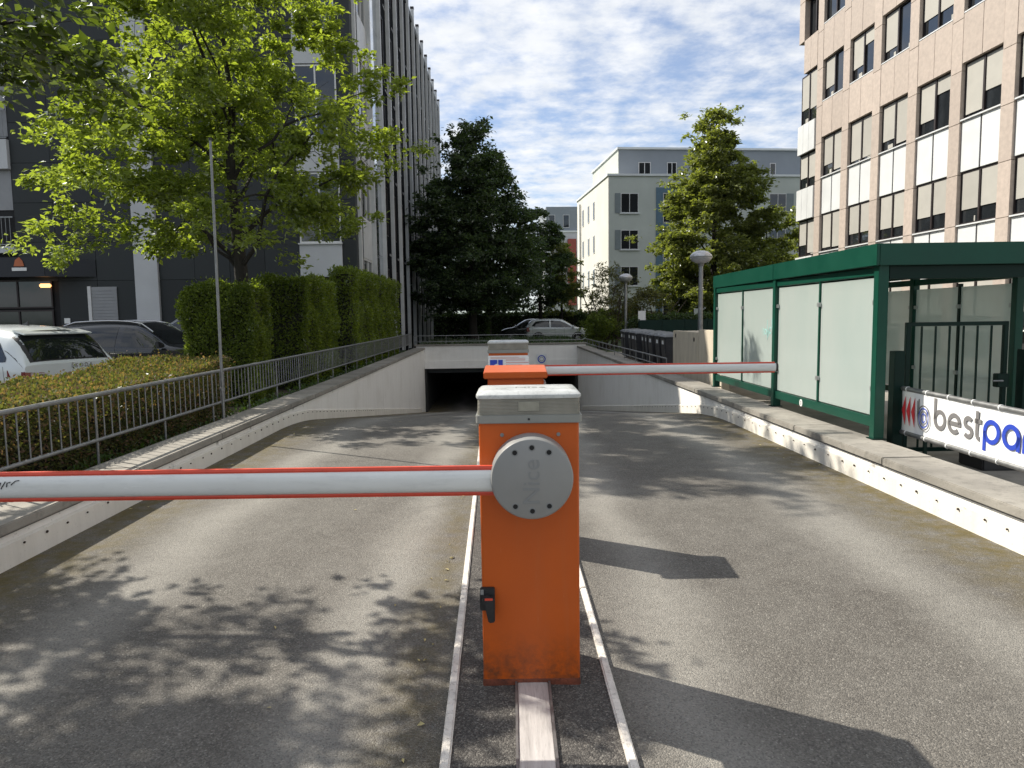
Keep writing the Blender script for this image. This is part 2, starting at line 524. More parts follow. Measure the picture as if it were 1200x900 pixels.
def rootmat(p):
    while p.parent:
        p = p.parent
    return ROOT.get(p.name, Matrix.Identity(4))


def link(name, me, parent=None):
    o = bpy.data.objects.new(name, me)
    COL.objects.link(o)
    if parent:
        o.parent = parent
    return o


def piece(name, me, loc, parent=None, rz=0.0, rot=None):
    o = link(name, me, parent)
    o.location = loc
    o.rotation_euler = rot if rot else (0, 0, rz)
    return o


class MB:
    def __init__(s):
        s.v = []
        s.f = []
        s.mi = []
        s.cur = 0

    def add(s, vs, fs):
        n = len(s.v)
        s.v += [tuple(v) for v in vs]
        s.f += [tuple(i + n for i in f) for f in fs]
        s.mi += [s.cur] * len(fs)
        return s

    def box(s, x0, y0, z0, x1, y1, z1):
        x0, x1 = min(x0, x1), max(x0, x1); y0, y1 = min(y0, y1), max(y0, y1); z0, z1 = min(z0, z1), max(z0, z1)
        v = [(x, y, z) for z in (z0, z1) for y in (y0, y1) for x in (x0, x1)]
        return s.add(v, [(0, 2, 3, 1), (4, 5, 7, 6), (0, 1, 5, 4), (2, 6, 7, 3), (0, 4, 6, 2), (1, 3, 7, 5)])

    def hexa(s, b, t):
        """bottom four and top four corners"""
        return s.add(list(b) + list(t), [(3, 2, 1, 0), (4, 5, 6, 7)] + [(i, (i + 1) % 4, 4 + (i + 1) % 4, 4 + i) for i in range(4)])

    def tube(s, pts, rad, n=8, cap=True, sy=1.0):
        pts = [Vector(p) for p in pts]
        if not hasattr(rad, '__len__'):
            rad = [rad] * len(pts)
        base = len(s.v)
        vs = []
        prev = None
        for i, p in enumerate(pts):
            d = (pts[min(i + 1, len(pts) - 1)] - pts[max(i - 1, 0)]).normalized()
            if prev is None:
                a = Vector((0, 0, 1)) if abs(d.z) < 0.9 else Vector((1, 0, 0))
                u = d.cross(a).normalized()
            else:
                u = (prev - d * prev.dot(d)).normalized()
            prev = u
            w = d.cross(u)
            for k in range(n):
                a = 2 * math.pi * k / n
                vs.append(p + u * math.cos(a) * rad[i] + w * math.sin(a) * rad[i] * sy)
        fs = []
        for i in range(len(pts) - 1):
            for k in range(n):
                fs.append((i * n + k, i * n + (k + 1) % n, (i + 1) * n + (k + 1) % n, (i + 1) * n + k))
        if cap:
            fs.append(tuple(range(n - 1, -1, -1)))
            fs.append(tuple((len(pts) - 1) * n + k for k in range(n)))
        return s.add(vs, fs)

    def prism(s, poly, fn, d0, d1):
        """poly of 2-D points, fn(a, b, d) -> 3-D; extruded from d0 to d1"""
        n = len(poly)
        vs = [fn(a, b, d0) for a, b in poly] + [fn(a, b, d1) for a, b in poly]
        fs = [tuple(range(n - 1, -1, -1)), tuple(range(n, 2 * n))] + [(i, (i + 1) % n, n + (i + 1) % n, n + i) for i in range(n)]
        return s.add(vs, fs)

    def grid(s, rows):
        m = len(rows[0])
        vs = [p for r in rows for p in r]
        fs = [(i * m + k, i * m + k + 1, (i + 1) * m + k + 1, (i + 1) * m + k) for i in range(len(rows) - 1) for k in range(m - 1)]
        return s.add(vs, fs)

    def lathe(s, prof, c=(0, 0, 0), n=20):
        rows = []
        for k in range(n + 1):
            a = 2 * math.pi * k / n
            rows.append([(c[0] + r * math.cos(a), c[1] + r * math.sin(a), c[2] + z) for r, z in prof])
        return s.grid(rows)

    def mesh(s, name, mat, bevel=0.0, smooth=False, seg=2, inv=None):
        me = bpy.data.meshes.new(name)
        vs = s.v
        if inv is not None:
            vs = [tuple(inv @ Vector(v)) for v in vs]
        me.from_pydata(vs, [], s.f)
        mats = mat if isinstance(mat, (list, tuple)) else [mat]
        for m in mats:
            me.materials.append(MAT[m] if isinstance(m, str) else m)
        if len(mats) > 1:
            me.polygons.foreach_set('material_index', s.mi)
        if bevel:
            bm = bmesh.new()
            bm.from_mesh(me)
            bmesh.ops.remove_doubles(bm, verts=bm.verts, dist=1e-5)
            es = [e for e in bm.edges if len(e.link_faces) == 2 and e.calc_face_angle(0) > 0.5]
            bmesh.ops.bevel(bm, geom=es, offset=bevel, segments=seg, affect='EDGES', clamp_overlap=True)
            bm.to_mesh(me)
            bm.free()
            smooth = True
        if smooth:
            me.polygons.foreach_set('use_smooth', [True] * len(me.polygons))
            me.set_sharp_from_angle(angle=R_(38))
        me.update()
        return me

    def build(s, name, mat, parent=None, bevel=0.0, smooth=False, seg=2, local=False):
        inv = None
        if parent is not None and not local:
            inv = rootmat(parent).inverted()
        return link(name, s.mesh(name, mat, bevel, smooth, seg, inv), parent)


def struct(o, label=None):
    o['kind'] = 'structure'
    return o


def stroke_mesh(lines, width, fn, th=0.004):
    """flat ribbon letters; lines are 2-D polylines, fn(a, b, d) puts them in space"""
    mb = MB()
    for pl, closed in lines:
        n = len(pl)
        L, Rr = [], []
        for i in range(n):
            if closed:
                a, b = pl[(i - 1) % n], pl[(i + 1) % n]
            else:
                a, b = pl[max(i - 1, 0)], pl[min(i + 1, n - 1)]
            dx, dy = b[0] - a[0], b[1] - a[1]
            l = math.hypot(dx, dy) or 1
            nx, ny = -dy / l * width / 2, dx / l * width / 2
            L.append((pl[i][0] + nx, pl[i][1] + ny)); Rr.append((pl[i][0] - nx, pl[i][1] - ny))
        m = n if closed else n - 1
        vs = []
        for i in range(n):
            vs += [fn(*L[i], 0), fn(*Rr[i], 0), fn(*L[i], th), fn(*Rr[i], th)]
        fs = []
        for i in range(m):
            j = (i + 1) % n
            a, b = 4 * i, 4 * j
            fs += [(a + 2, b + 2, b + 3, a + 3), (a, a + 1, b + 1, b), (a, b, b + 2, a + 2), (a + 1, a + 3, b + 3, b + 1)]
        if not closed:
            fs += [(0, 2, 3, 1), (4 * (n - 1), 4 * (n - 1) + 1, 4 * (n - 1) + 3, 4 * (n - 1) + 2)]
        mb.add(vs, fs)
    return mb


def arc(cx, cy, r, a0, a1, n=20, ry=None):
    ry = r if ry is None else ry
    return [(cx + r * math.cos(R_(a0 + (a1 - a0) * i / n)), cy + ry * math.sin(R_(a0 + (a1 - a0) * i / n))) for i in range(n + 1)]


def text_obj(body, size, mat_w, name, mat, parent, extrude=0.001, offset=0.0):
    """lettering as a mesh, mat_w = world matrix of the text plane"""
    cu = bpy.data.curves.new(name, 'FONT')
    cu.body = body
    cu.size = size
    cu.extrude = extrude
    cu.offset = offset
    cu.align_x = 'CENTER'
    cu.align_y = 'CENTER'
    tmp = bpy.data.objects.new('tmp_text', cu)
    COL.objects.link(tmp)
    dg = bpy.context.evaluated_depsgraph_get()
    me = bpy.data.meshes.new_from_object(tmp.evaluated_get(dg))
    bpy.data.objects.remove(tmp)
    me.transform(rootmat(parent).inverted() @ mat_w)
    me.materials.clear()
    me.materials.append(MAT[mat])
    return link(name, me, parent)


def copy_tree(o, loc, rz=None, label=None):
    c = o.copy()
    COL.objects.link(c)
    c.location = loc
    if rz is not None:
        c.rotation_euler = (0, 0, rz)
    if label:
        c['label'] = label

    def rec(src, dst):
        for ch in list(src.children):
            d = ch.copy()
            COL.objects.link(d)
            d.parent = dst
            rec(ch, d)
    rec(o, c)
    return c


# ------------------------------------------------------------------ ground, driveway, ramp
WX = 3.28          # inner face of the ramp walls
COPZ = 0.30
GY = 31.0          # garage portal


def zr(y):
    if y < 10.2:
        return 0.0
    if y < 12.4:
        return -0.125 * (y - 10.2) ** 2 / 4.4
    if y < GY:
        return -0.1375 - 0.125 * (y - 12.4)
    return -0.1375 - 0.125 * (GY - 12.4)


SKEW = 0.017       # the ramp axis veers slightly left of the view axis


def SX(x, y):
    return x - SKEW * (y - 5)


def flat(name, xs, ys, z, mat, hole=None, sh=()):
    mb = MB()
    q = lambda i, y: SX(xs[i], min(max(y, -12), 46.2)) if i in sh else xs[i]
    for i in range(len(xs) - 1):
        for j in range(len(ys) - 1):
            cx, cy = (xs[i] + xs[i + 1]) / 2, (ys[j] + ys[j + 1]) / 2
            if hole and hole(cx, cy):
                continue
            mb.add([(q(i, ys[j]), ys[j], z), (q(i + 1, ys[j]), ys[j], z), (q(i + 1, ys[j + 1]), ys[j + 1], z), (q(i, ys[j + 1]), ys[j + 1], z)], [(0, 1, 2, 3)])
    return struct(mb.build(name, mat))


flat('ground', [-2500, -3.5, 3.5, 2500], [-2500, -12, 46.2, 3000], -0.02, 'lawn', lambda x, y: abs(x) < 3.5 and -12 < y < 46.2, (1, 2))
flat('car_park', [-60, -5.75], [-12, 34], -0.012, 'lot')
flat('planting_bed', [-5.75, -3.55], [-12, 31.2], -0.008, 'soil', None, (1,))
flat('terrace', [3.55, 15.2], [-8, 30], 0.06, 'paving', None, (0,))
flat('far_lawn', [-3.55, 3.55], [GY + 0.46, 46.2], 0.26, 'lawn', None, (0, 1))
flat('far_street', [-30, 40], [46.4, 53], -0.008, 'lot')
mb = MB()
ys = [-12, -6, 0, 3, 6, 8, 9.5] + [10.2 + 0.2 * i for i in range(12)] + [12.8, 14, 16, 20, 25, 31, 38, 45.8]
mb.grid([[(x, y, zr(y)) for x in (-WX - 0.1, -1.6, 0, 1.6, WX + 0.1)] for y in ys])
drv = struct(mb.build('driveway', 'drive'))
drv.rotation_euler = (0, 0, SKEW)
drv.location = (5 * math.sin(SKEW), 5 - 5 * math.cos(SKEW), 0)

# traffic island with white edging
def il(y):
    return -0.225 - 0.0292 * (y - 2.0) * 0.75


def ir(y):
    return 0.385 - 0.014 * (y - 2.0) * 0.5


isl = MB()
iy = [-3, -1, 1, 2, 3, 4, 5, 6, 7, 8, 9.2]
isl.grid([[(il(y), y, 0.018), (0.07, y, 0.026), (ir(y), y, 0.018)] for y in iy])
isl.add([(il(-3), -3, 0), (ir(-3), -3, 0), (ir(-3), -3, .018), (il(-3), -3, .018)], [(0, 1, 2, 3)])
isl.add([(il(9.2), 9.2, 0), (ir(9.2), 9.2, 0), (ir(9.2), 9.2, .018), (il(9.2), 9.2, .018)], [(0, 1, 2, 3)])
island = isl.build('traffic_island', 'island')
struct(island)
for fnx, sgn in ((il, -1), (ir, 1)):
    for j in range(7):
        y0, y1 = -3 + j * 1.75, -3 + (j + 1) * 1.75 - 0.006
        mbk = MB()
        w = 0.036
        x0a, x0b = fnx(y0), fnx(y1)
        s0, s1 = (x0a - w if sgn < 0 else x0a), (x0b - w if sgn < 0 else x0b)
        mbk.hexa([(s0, y0, -.02), (s0 + w, y0, -.02), (s1 + w, y1, -.02), (s1, y1, -.02)], [(s0, y0, .034), (s0 + w, y0, .034), (s1 + w, y1, .034), (s1, y1, .034)])
        mbk.build('kerb_strip', 'kerbw', island, bevel=0.006)

cc = thing('cable_cover', 'flat aluminium cable cover lying on the island before the orange barrier cabinet', 'cable cover', (0.07, 2.2, 0.026))
MB().box(0.006, -1.0, 0.024, 0.134, 2.95, 0.034).build('cover_plate', 'alu', cc, bevel=0.003)
MB().box(-0.004, -1.0, 0.022, 0.005, 2.95, 0.04).build('side_rail', 'steel', cc)
MB().box(0.135, -1.0, 0.022, 0.144, 2.95, 0.04).build('side_rail', 'steel', cc)

# leaf litter and pale flakes on the asphalt
dl = MB()
for k in range(85):
    if k < 65:
        sx_ = random.choice((-1, 1))
        x = sx_ * (WX - 0.05 - abs(random.gauss(0, 0.22))); y = random.uniform(2, 14)
        if random.random() < 0.25:
            x = -0.36 - abs(random.gauss(0, 0.1)); y = random.uniform(2.2, 7)
    else:
        x = random.uniform(-3.1, 3.1); y = random.uniform(2.2, 12)
        if -0.4 < x < 0.5:
            continue
    s_ = random.uniform(0.008, 0.024)
    a = random.uniform(0, 6.28)
    z = zr(y) + 0.004
    c_, n_ = math.cos(a), math.sin(a)
    dl.add([(x - c_ * s_, y - n_ * s_, z), (x - n_ * s_ * .5, y + c_ * s_ * .5, z + random.uniform(.002, .012)), (x + c_ * s_, y + n_ * s_, z + .004), (x + n_ * s_ * .5, y - c_ * s_ * .5, z + random.uniform(.002, .01))], [(0, 1, 2), (0, 2, 3)])
o = dl.build('fallen_leaves', 'dead_leaf')
o['kind'] = 'stuff'
tag(o, 'small pale dead leaves scattered over the asphalt and along the wall foot', 'leaves')

# ------------------------------------------------------------------ retaining walls
def ramp_wall(sg, label):
    t = thing('retaining_wall', label, 'wall', (sg * 3.45, 5, 0))
    # wall panels with open joints
    edges = [-8, -2, 3.2, 8.6, 14.2, 19.8, 25.4, GY]
    for a, b in zip(edges[:-1], edges[1:]):
        MB().box(sg * WX, a + .004, zr(b) - 0.3, sg * 3.62, b - .004, COPZ - 0.075).build('wall_panel', 'wall', t)
    # bolted plinth that follows the floor
    pm = MB()
    bl = MB()
    yy = [y for y in ys if -8 <= y <= GY] + [-8]
    yy = sorted(set(yy + [14 + .8 * i for i in range(20)]))
    rows = []
    for y in yy:
        if y > GY - .01:
            continue
        z = zr(y)
        rows.append([(sg * WX, y, z + .168), (sg * (WX - .022), y, z + .155), (sg * (WX - .026), y, z - .02)])
    pm.grid(rows)
    pm.build('plinth', 'plinth', t)
    y = 1.0
    while y < 18:
        z = zr(y) + 0.125
        x = sg * (WX - .026)
        bl.tube([(x, y, z + random.uniform(-.008, .008)), (x - sg * .009, y, z)], random.uniform(.006, .010), 6)
        y += random.uniform(.22, .31)
    o = bl.build('bolts', 'bolt', t)
    o['kind'] = 'stuff'
    # coping stones
    y = -8.0
    lens = [2.05, 1.9, 2.15]
    k = 0
    while y < GY + .3:
        L = min(lens[k % 3], GY + .35 - y)
        if L < .1:
            break
        dz = random.uniform(-.003, .003)
        MB().box(sg * (WX - .035), y + .004, COPZ - .07 + dz, sg * 3.70, y + L - .004, COPZ + dz).build('coping_stone', 'coping', t, bevel=.008)
        y += L
        k += 1
    MB().box(sg * (WX - .016), -8, COPZ - .082, sg * 3.6, GY + .3, COPZ - .0745).build('coping_seal', 'edge', t)
    return t


wl = ramp_wall(-1, 'low white ramp wall with grey coping under the left steel railing')
wr = ramp_wall(1, 'low white ramp wall with wide coping beside the green shelter')
gp = thing('garage_portal', 'white concrete garage entrance with dark opening at the foot of the ramp', 'garage entrance', (0, GY, 0))
MB().box(-3.62, GY, -0.58, 3.62, GY + .4, 0.36).build('lintel', 'wall', gp)
MB().box(-WX + .004, GY - .045, -0.60, WX - .004, GY - .002, -0.26).build('lintel_beam', 'wall', gp, bevel=.01)
MB().box(-3.7, GY - .04, 0.364, 3.7, GY + .45, 0.43).build('coping_stone', 'coping', gp, bevel=.008)
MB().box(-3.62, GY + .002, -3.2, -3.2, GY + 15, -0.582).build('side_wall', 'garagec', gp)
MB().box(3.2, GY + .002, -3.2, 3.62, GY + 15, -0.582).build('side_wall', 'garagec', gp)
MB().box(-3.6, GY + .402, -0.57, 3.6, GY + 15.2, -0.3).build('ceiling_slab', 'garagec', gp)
MB().box(-3.6, GY + 14.9, -3.2, 3.6, GY + 15.2, -0.55).build('back_wall', 'slate', gp)  # dark slate colour adds to the painted gloom inside
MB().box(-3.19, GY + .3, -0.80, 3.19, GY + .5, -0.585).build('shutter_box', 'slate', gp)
for o in (wl, wr):
    o.rotation_euler = (0, 0, SKEW)
gp.rotation_euler = (0, 0, SKEW)
gp.location = (SX(0, GY), GY, 0)
sg_ = thing('round_sign', 'small white square sign with a blue ring on the garage lintel', 'sign', (1.26, GY - .06, -.28))
MB().box(1.06, GY - .040, -.46, 1.50, GY - .022, -.02).build('sign_plate', 'white', sg_)
fnq = lambda a, b, d: (1.28 + a, GY - .042 - d, -.25 + b)
stroke_mesh([(arc(0, 0, .15, 0, 342, 24), True)], .045, fnq).build('blue_ring', 'ltblue', sg_)
stroke_mesh([(arc(0, 0, .085, 0, 342, 18), True)], .02, fnq).build('inner_ring', 'ltgrey', sg_)


# ------------------------------------------------------------------ steel railings
def railing(name, label, path, ztop, zlow, spacing, base, rtop=.021, bal=.0065, posts=10, group=None, baluster=True):
    """path: list of (x, y); bars between a top and a low pipe"""
    t = thing(name, label, 'railing', (path[0][0], path[0][1], base), 0, group)
    MB().tube([(x, y, ztop) for x, y in path], rtop, 10).build('top_rail', 'steel', t, smooth=True)
    MB().tube([(x, y, zlow) for x, y in path], rtop * .85, 10).build('bottom_rail', 'steel', t, smooth=True)
    p0, p1 = Vector(path[0]), Vector(path[-1])
    L = (p1 - p0).length
    n = int(L / spacing)
    zc = MB().tube([(0, 0, zlow), (0, 0, ztop)], bal, 6).mesh('baluster', 'steel', smooth=True)
    zp = MB().tube([(0, 0, base - .25), (0, 0, ztop)], bal * 1.9, 8).mesh('post', 'steel', smooth=True)
    for i in range(n + 1):
        q = p0.lerp(p1, i * spacing / L)
        loc = (q.x - p0.x, q.y - p0.y, -base)
        if i % posts == 0:
            piece('post', zp, loc, t)
        elif baluster:
            piece('baluster', zc, loc, t)
    return t


railing('steel_railing', 'long grey steel baluster railing along the left ramp wall', [(-3.79, 1.2), (-4.27, 30.9)], 0.90, 0.475, 0.1375, 0.25)
railing('steel_railing', 'thin low steel handrail on the right ramp wall by the bins', [(3.42, 16.0), (3.16, 31.1)], 0.60, 0.42, 0.9, 0.30, .016, .006, 2)
railing('steel_railing', 'steel railing across the top of the garage entrance', [(-4.2, 31.2), (3.1, 31.3)], 0.80, 0.55, 0.7, 0.43, .016, .006, 2)

pl = thing('thin_pole', 'thin tall grey steel pole standing behind the left railing', 'pole', (-3.78, 9.42, .2))
MB().tube([(-3.78, 9.42, -.05), (-3.77, 9.42, 3.84)], [.020, .015], 10).build('shaft', 'steel', pl, smooth=True)
MB().tube([(-3.77, 9.42, 3.841), (-3.77, 9.42, 3.87)], .022, 10).build('end_cap', 'black', pl, smooth=True)
MB().tube([(-3.78, 9.42, .66), (-3.78, 9.42, .70)], .034, 10).build('pipe_clip', 'steel', pl, smooth=True)


# ------------------------------------------------------------------ barrier cabinets
def rounded_rect(w, d, r, n=5):
    pts = []
    for cx, cy, a0 in ((w / 2 - r, d / 2 - r, 0), (-w / 2 + r, d / 2 - r, 90), (-w / 2 + r, -d / 2 + r, 180), (w / 2 - r, -d / 2 + r, 270)):
        pts += arc(cx, cy, r, a0, a0 + 90, n)
    return pts


def loft(mb, rings, cap=True):
    n = len(rings[0])
    vs = [p for r in rings for p in r]
    fs = [(i * n + k, i * n + (k + 1) % n, (i + 1) * n + (k + 1) % n, (i + 1) * n + k) for i in range(len(rings) - 1) for k in range(n)]
    if cap:
        fs.append(tuple(range(n - 1, -1, -1)))
        fs.append(tuple((len(rings) - 1) * n + k for k in range(n)))
    return mb.add(vs, fs)


def barrier(label, loc, rz, group, arm_len, emboss=True):
    """local frame: front face looks to -y, front at y = 0, centred on x = 0"""
    t = thing('barrier_gate', label, 'barrier', loc, rz, group)
    Mw = ROOT[t.name]

    def ringz(w, d, r, z, yc=.15):
        return [(a, b + yc, z) for a, b in rounded_rect(w, d, r)]
    mb = MB()
    loft(mb, [ringz(.408, .30, .012, 0.03), ringz(.408, .30, .012, .5), ringz(.410, .30, .012, 1.148)])
    body = mb.build('housing', 'orange', t, smooth=True, local=True)
    mb = MB()
    loft(mb, [ringz(.413, .305, .012, 0.0), ringz(.4125, .3045, .012, 0.04), ringz(.4085, .3005, .012, 0.05)])
    mb.build('base_frame', 'orange_low', t, smooth=True, local=True)
    # cap: grey band, ribbed lens, pale lid
    mb = MB(); loft(mb, [ringz(.432, .324, .02, 1.138), ringz(.434, .326, .02, 1.172)])
    mb.build('cap_band', 'cap_band', t, bevel=.003, local=True)
    mb = MB(); loft(mb, [ringz(.420, .312, .022, 1.1725), ringz(.416, .308, .024, 1.238)])
    ln = mb.build('lamp_lens', 'lens', t, smooth=True, local=True)
    MB().box(-.046, -.0075, 1.184, .046, 0.0, 1.230).build('lamp_reflector', 'lens_lamp', ln, bevel=.004, local=True)
    mb = MB(); loft(mb, [ringz(.424, .316, .028, 1.2385), ringz(.430, .322, .03, 1.246), ringz(.428, .320, .03, 1.254), ringz(.40, .292, .03, 1.2665), ringz(.3, .2, .03, 1.269)])
    lid = mb.build('cap_lid', 'cap_top', t, smooth=True, local=True)
    if emboss:
        text_obj('Nice', .07, Mw @ Matrix.Translation((0.01, .15, 1.2692)), 'lid_lettering', 'cap_band', lid, .0006)
    tb = MB().tube([(0.0, -.0155, 1.155), (0.0, -.012, 1.155)], .0045, 8)
    tb.build('cap_screw', 'hole', t, local=True)
    for sx_ in (-1, 1):
        tb = MB().tube([(sx_ * .115 + .005, -.004, 1.09), (sx_ * .115 + .005, .004, 1.09)], .008, 10)
        tb.build('screw', 'steel', t, local=True)
    # boom cover disc
    cx, cz = .007, .935
    prof = [(0.0, -.002), (.163, -.002), (.163, -.125), (.158, -.138), (.150, -.142), (0.0, -.142)]
    mb = MB()
    rows = []
    for k in range(65):
        a = 2 * math.pi * k / 64
        rows.append([(cx + r * math.cos(a), y, cz + r * math.sin(a)) for r, y in prof])
    mb.grid(rows)
    disc = mb.build('cover_disc', 'grey_plastic', t, smooth=True, local=True)
    for a in (58, 90, 122, 238, 270, 302):
        q = (cx + .126 * math.cos(R_(a)), cz + .126 * math.sin(R_(a)))
        MB().tube([(q[0], -.1435, q[1]), (q[0], -.130, q[1])], .0095, 12).build('screw_recess', 'hole', disc, local=True)
        mbq = MB()
        mbq.grid([[(q[0] + r * math.cos(w), -y, q[1] + r * math.sin(w)) for r, y in ((.0098, .1425), (.0125, .1432), (.014, .1421))] for w in [2 * math.pi * i / 14 for i in range(15)]])
        mbq.build('recess_rim', 'grey_emboss', disc, smooth=True, local=True)
    if emboss:
        text_obj('Nice', .096, Mw @ Matrix.Translation((cx, -.1425, cz - .01)) @ Matrix.Rotation(R_(90), 4, 'X') @ Matrix.Rotation(R_(90), 4, 'Z'), 'lettering', 'grey_emboss', disc, .0016)
    # boom: oval tube to -x with red rubber above and below
    mb = MB()
    yb = -.088
    sec = [(.030 * math.cos(a), .0455 * math.sin(a)) for a in [2 * math.pi * k / 28 for k in range(28)]]
    sec = [(math.copysign(abs(a / .030) ** .8 * .030, a), math.copysign(abs(b / .0455) ** .8 * .0455, b)) for a, b in sec]
    zc = cz - .012
    loft(mb, [[(x, yb + a, zc + b) for a, b in sec] for x in (-.10, -arm_len)])
    boom = mb.build('boom', 'boom', t, smooth=True, local=True)
    for s_ in (1, -1):
        mbr = MB()
        prof = [(-.011, .043), (.011, .043), (.013, .050), (.009, .0595), (-.009, .0595), (-.013, .050)]
        loft(mbr, [[(x, yb + a, zc + s_ * b) for a, b in prof] for x in (-.12, -arm_len + .01)])
        mbr.build('rubber_edge', 'red', boom, smooth=True, local=True)
    mb = MB()
    loft(mb, [[(x, yb + a * k, zc + b * k) for a, b in sec] for x, k in ((-arm_len - .0005, 1.06), (-arm_len - .02, 1.06), (-arm_len - .026, .9))])
    mb.build('end_cap', 'black', boom, smooth=True, local=True)
    return t


GB = 'barriers on the island'
b1 = barrier('front orange barrier cabinet with grey cap and round cover, boom across left lane', (.0665, 2.93, 0), 0, GB, 3.75)
body = [c for c in b1.children if c.name.startswith('housing')][0]
lk = MB().box(-.212, -.018, .355, -.150, .004, .452).build('lock_plate', 'black', b1, bevel=.004, local=True)
MB().box(-.209, -.021, .425, -.196, -.0185, .447).build('lock_label', 'grey_plastic', lk, local=True)
mb = MB()
mb.tube([(-.182, -.018, .405), (-.182, -.05, .405)], .02, 14)
mb.hexa([(-.176, -.052, .315), (-.150, -.052, .318), (-.150, -.036, .318), (-.176, -.036, .315)], [(-.200, -.056, .43), (-.150, -.056, .425), (-.150, -.036, .425), (-.200, -.036, .43)])
mb.build('lock_handle', 'black', b1, bevel=.004, local=True)
MB().box(-.190, -.0595, .415, -.158, -.0565, .424).build('red_key_tab', 'red', lk, local=True)
# a scuff of black marker on the boom
fnb = lambda a, b, d: (-2.03 + a, 2.93 - .119 - d, .925 + b)
boom1 = [c for c in b1.children if c.name.startswith('boom')][0]
stroke_mesh([([(0, 0), (.012, .022)], False), ([(.01, -.004), (.016, .006), (.03, .026)], False), ([(.032, .004), (.036, .02), (.05, .024)], False), ([(.05, .012), (.07, .028), (.085, .03)], False)], .0035, fnb, .001).build('marker_scribble', 'hole', boom1)

b3 = barrier('rear orange barrier cabinet with grey cap, boom across right lane', (-.035, 7.86, .055), math.pi, GB, 2.93, False)

# sign board fixed on the cabinet behind
sb = thing('notice_board', 'white notice with blue pictograms on the rear barrier cabinet', 'sign', (-.035, 7.54, 1.0))
MB().box(-.245, 7.535, .93, .180, 7.552, 1.168).build('board', 'white', sb, bevel=.004)
for a0, a1 in ((.02, .095), (.105, .152)):
    MB().box(-.245 + a0, 7.531, 1.035, -.245 + a1, 7.5345, 1.125).build('blue_pictogram', 'ltblue', sb)
mbp = MB().prism([(0, 0), (.075, 0), (.07, .035), (.045, .045), (.02, .03)], lambda a, b, d: (-.205 + a, 7.530 - d, 1.04 + b), 0, .0015)
mbp.build('white_figure', 'white', sb)
for k, (w_, m_) in enumerate(((.20, 'ltpink'), (.24, 'ltpink'), (.17, 'ltpink'), (.22, 'cap_band'), (.2, 'cap_band'))):
    MB().box(-.06, 7.532, 1.118 - k * .026, -.06 + w_, 7.5345, 1.126 - k * .026).build('print_line', m_, sb)
for k in range(2):
    MB().box(-.22, 7.532, 1.150 - k * .012, -.22 + (.3, .36)[k], 7.5345, 1.154 - k * .012).build('print_line', 'ltpink', sb)

# orange column with a plain lid between the two barriers
tk = thing('control_column', 'plain orange control column with flat lid between the two barriers', 'control column', (.025, 4.86, .026))
MB().box(-.165, 4.90, .02, .215, 5.21, 1.155).build('housing', 'orange', tk, bevel=.008)
mb = MB()
mb.hexa([(-.192, 4.86, 1.155), (.240, 4.86, 1.155), (.240, 5.25, 1.155), (-.192, 5.25, 1.155)], [(-.192, 4.86, 1.198), (.240, 4.86, 1.198), (.240, 5.25, 1.222), (-.192, 5.25, 1.222)])
mb.build('lid', 'orange', tk, bevel=.006)
MB().box(.2155, 4.93, .60, .232, 5.17, 1.125).build('side_panel', 'cap_top', tk, bevel=.006)
MB().box(-.18, 4.88, .018, .23, 5.23, .05).build('base_frame', 'orange_low', tk)

# ------------------------------------------------------------------ green shelter
sh = thing('shelter', 'green steel shelter with frosted glass panels over the right terrace', 'shelter', (3.63, 7.15, .3))
LX, RX, Y0, YM, Y1 = 3.64, 5.56, 7.18, 9.87, 12.64
lxa = lambda y: LX - .012 * (y - Y0)
PW = .05
TZ = 0.30


def post(x, y, w=PW, z0=TZ, z1=2.02):
    p_ = MB().box(x - w, y - w, z0, x + w, y + w, z1).build('post', 'green', sh, bevel=.004)
    return p_


for y in (Y0, YM, Y1):
    post(lxa(y), y)
    MB().box(lxa(y) - .07, y - .07, TZ + .001, lxa(y) + .07, y + .07, TZ + .012).build('foot_plate', 'dgreen', sh)
for y in (8.0, 10.05, Y1):
    post(RX, y, .045, .06)
post(RX, Y0, .045, .06)
for a, b in ((Y0, YM), (YM, Y1)):
    a1, b1_ = a + PW + .002, b - PW - .002
    for z0, z1 in ((1.925, 2.0), (.415, .515)):
        mb = MB()
        xa, xb = lxa(a1), lxa(b1_)
        mb.hexa([(xa - .03, a1, z0), (xa + .03, a1, z0), (xb + .03, b1_, z0), (xb - .03, b1_, z0)], [(xa - .03, a1, z1), (xa + .03, a1, z1), (xb + .03, b1_, z1), (xb - .03, b1_, z1)])
        mb.build('rail', 'green', sh, bevel=.003)
    m_ = (a + b) / 2
    MB().box(lxa(m_) - .02, m_ - .02, .517, lxa(m_) + .02, m_ + .02, 1.923).build('mullion', 'green', sh, bevel=.003)
    for g0, g1 in ((a1 + .01, m_ - .026), (m_ + .026, b1_ - .01)):
        mb = MB()
        xa, xb = lxa(g0), lxa(g1)
        mb.hexa([(xa - .006, g0, .530), (xa + .006, g0, .530), (xb + .006, g1, .530), (xb - .006, g1, .530)], [(xa - .006, g0, 1.905), (xa + .006, g0, 1.905), (xb + .006, g1, 1.905), (xb - .006, g1, 1.905)])
        mb.build('glass_panel', 'frost', sh)
    for yq in (a1 + .012, m_, b1_ - .012):
        for zq in (.80, 1.66):
            MB().box(lxa(yq) - .034, yq - .034, zq - .024, lxa(yq) - .0065, yq + .034, zq + .024).build('glass_clamp', 'clamp', sh, bevel=.004)
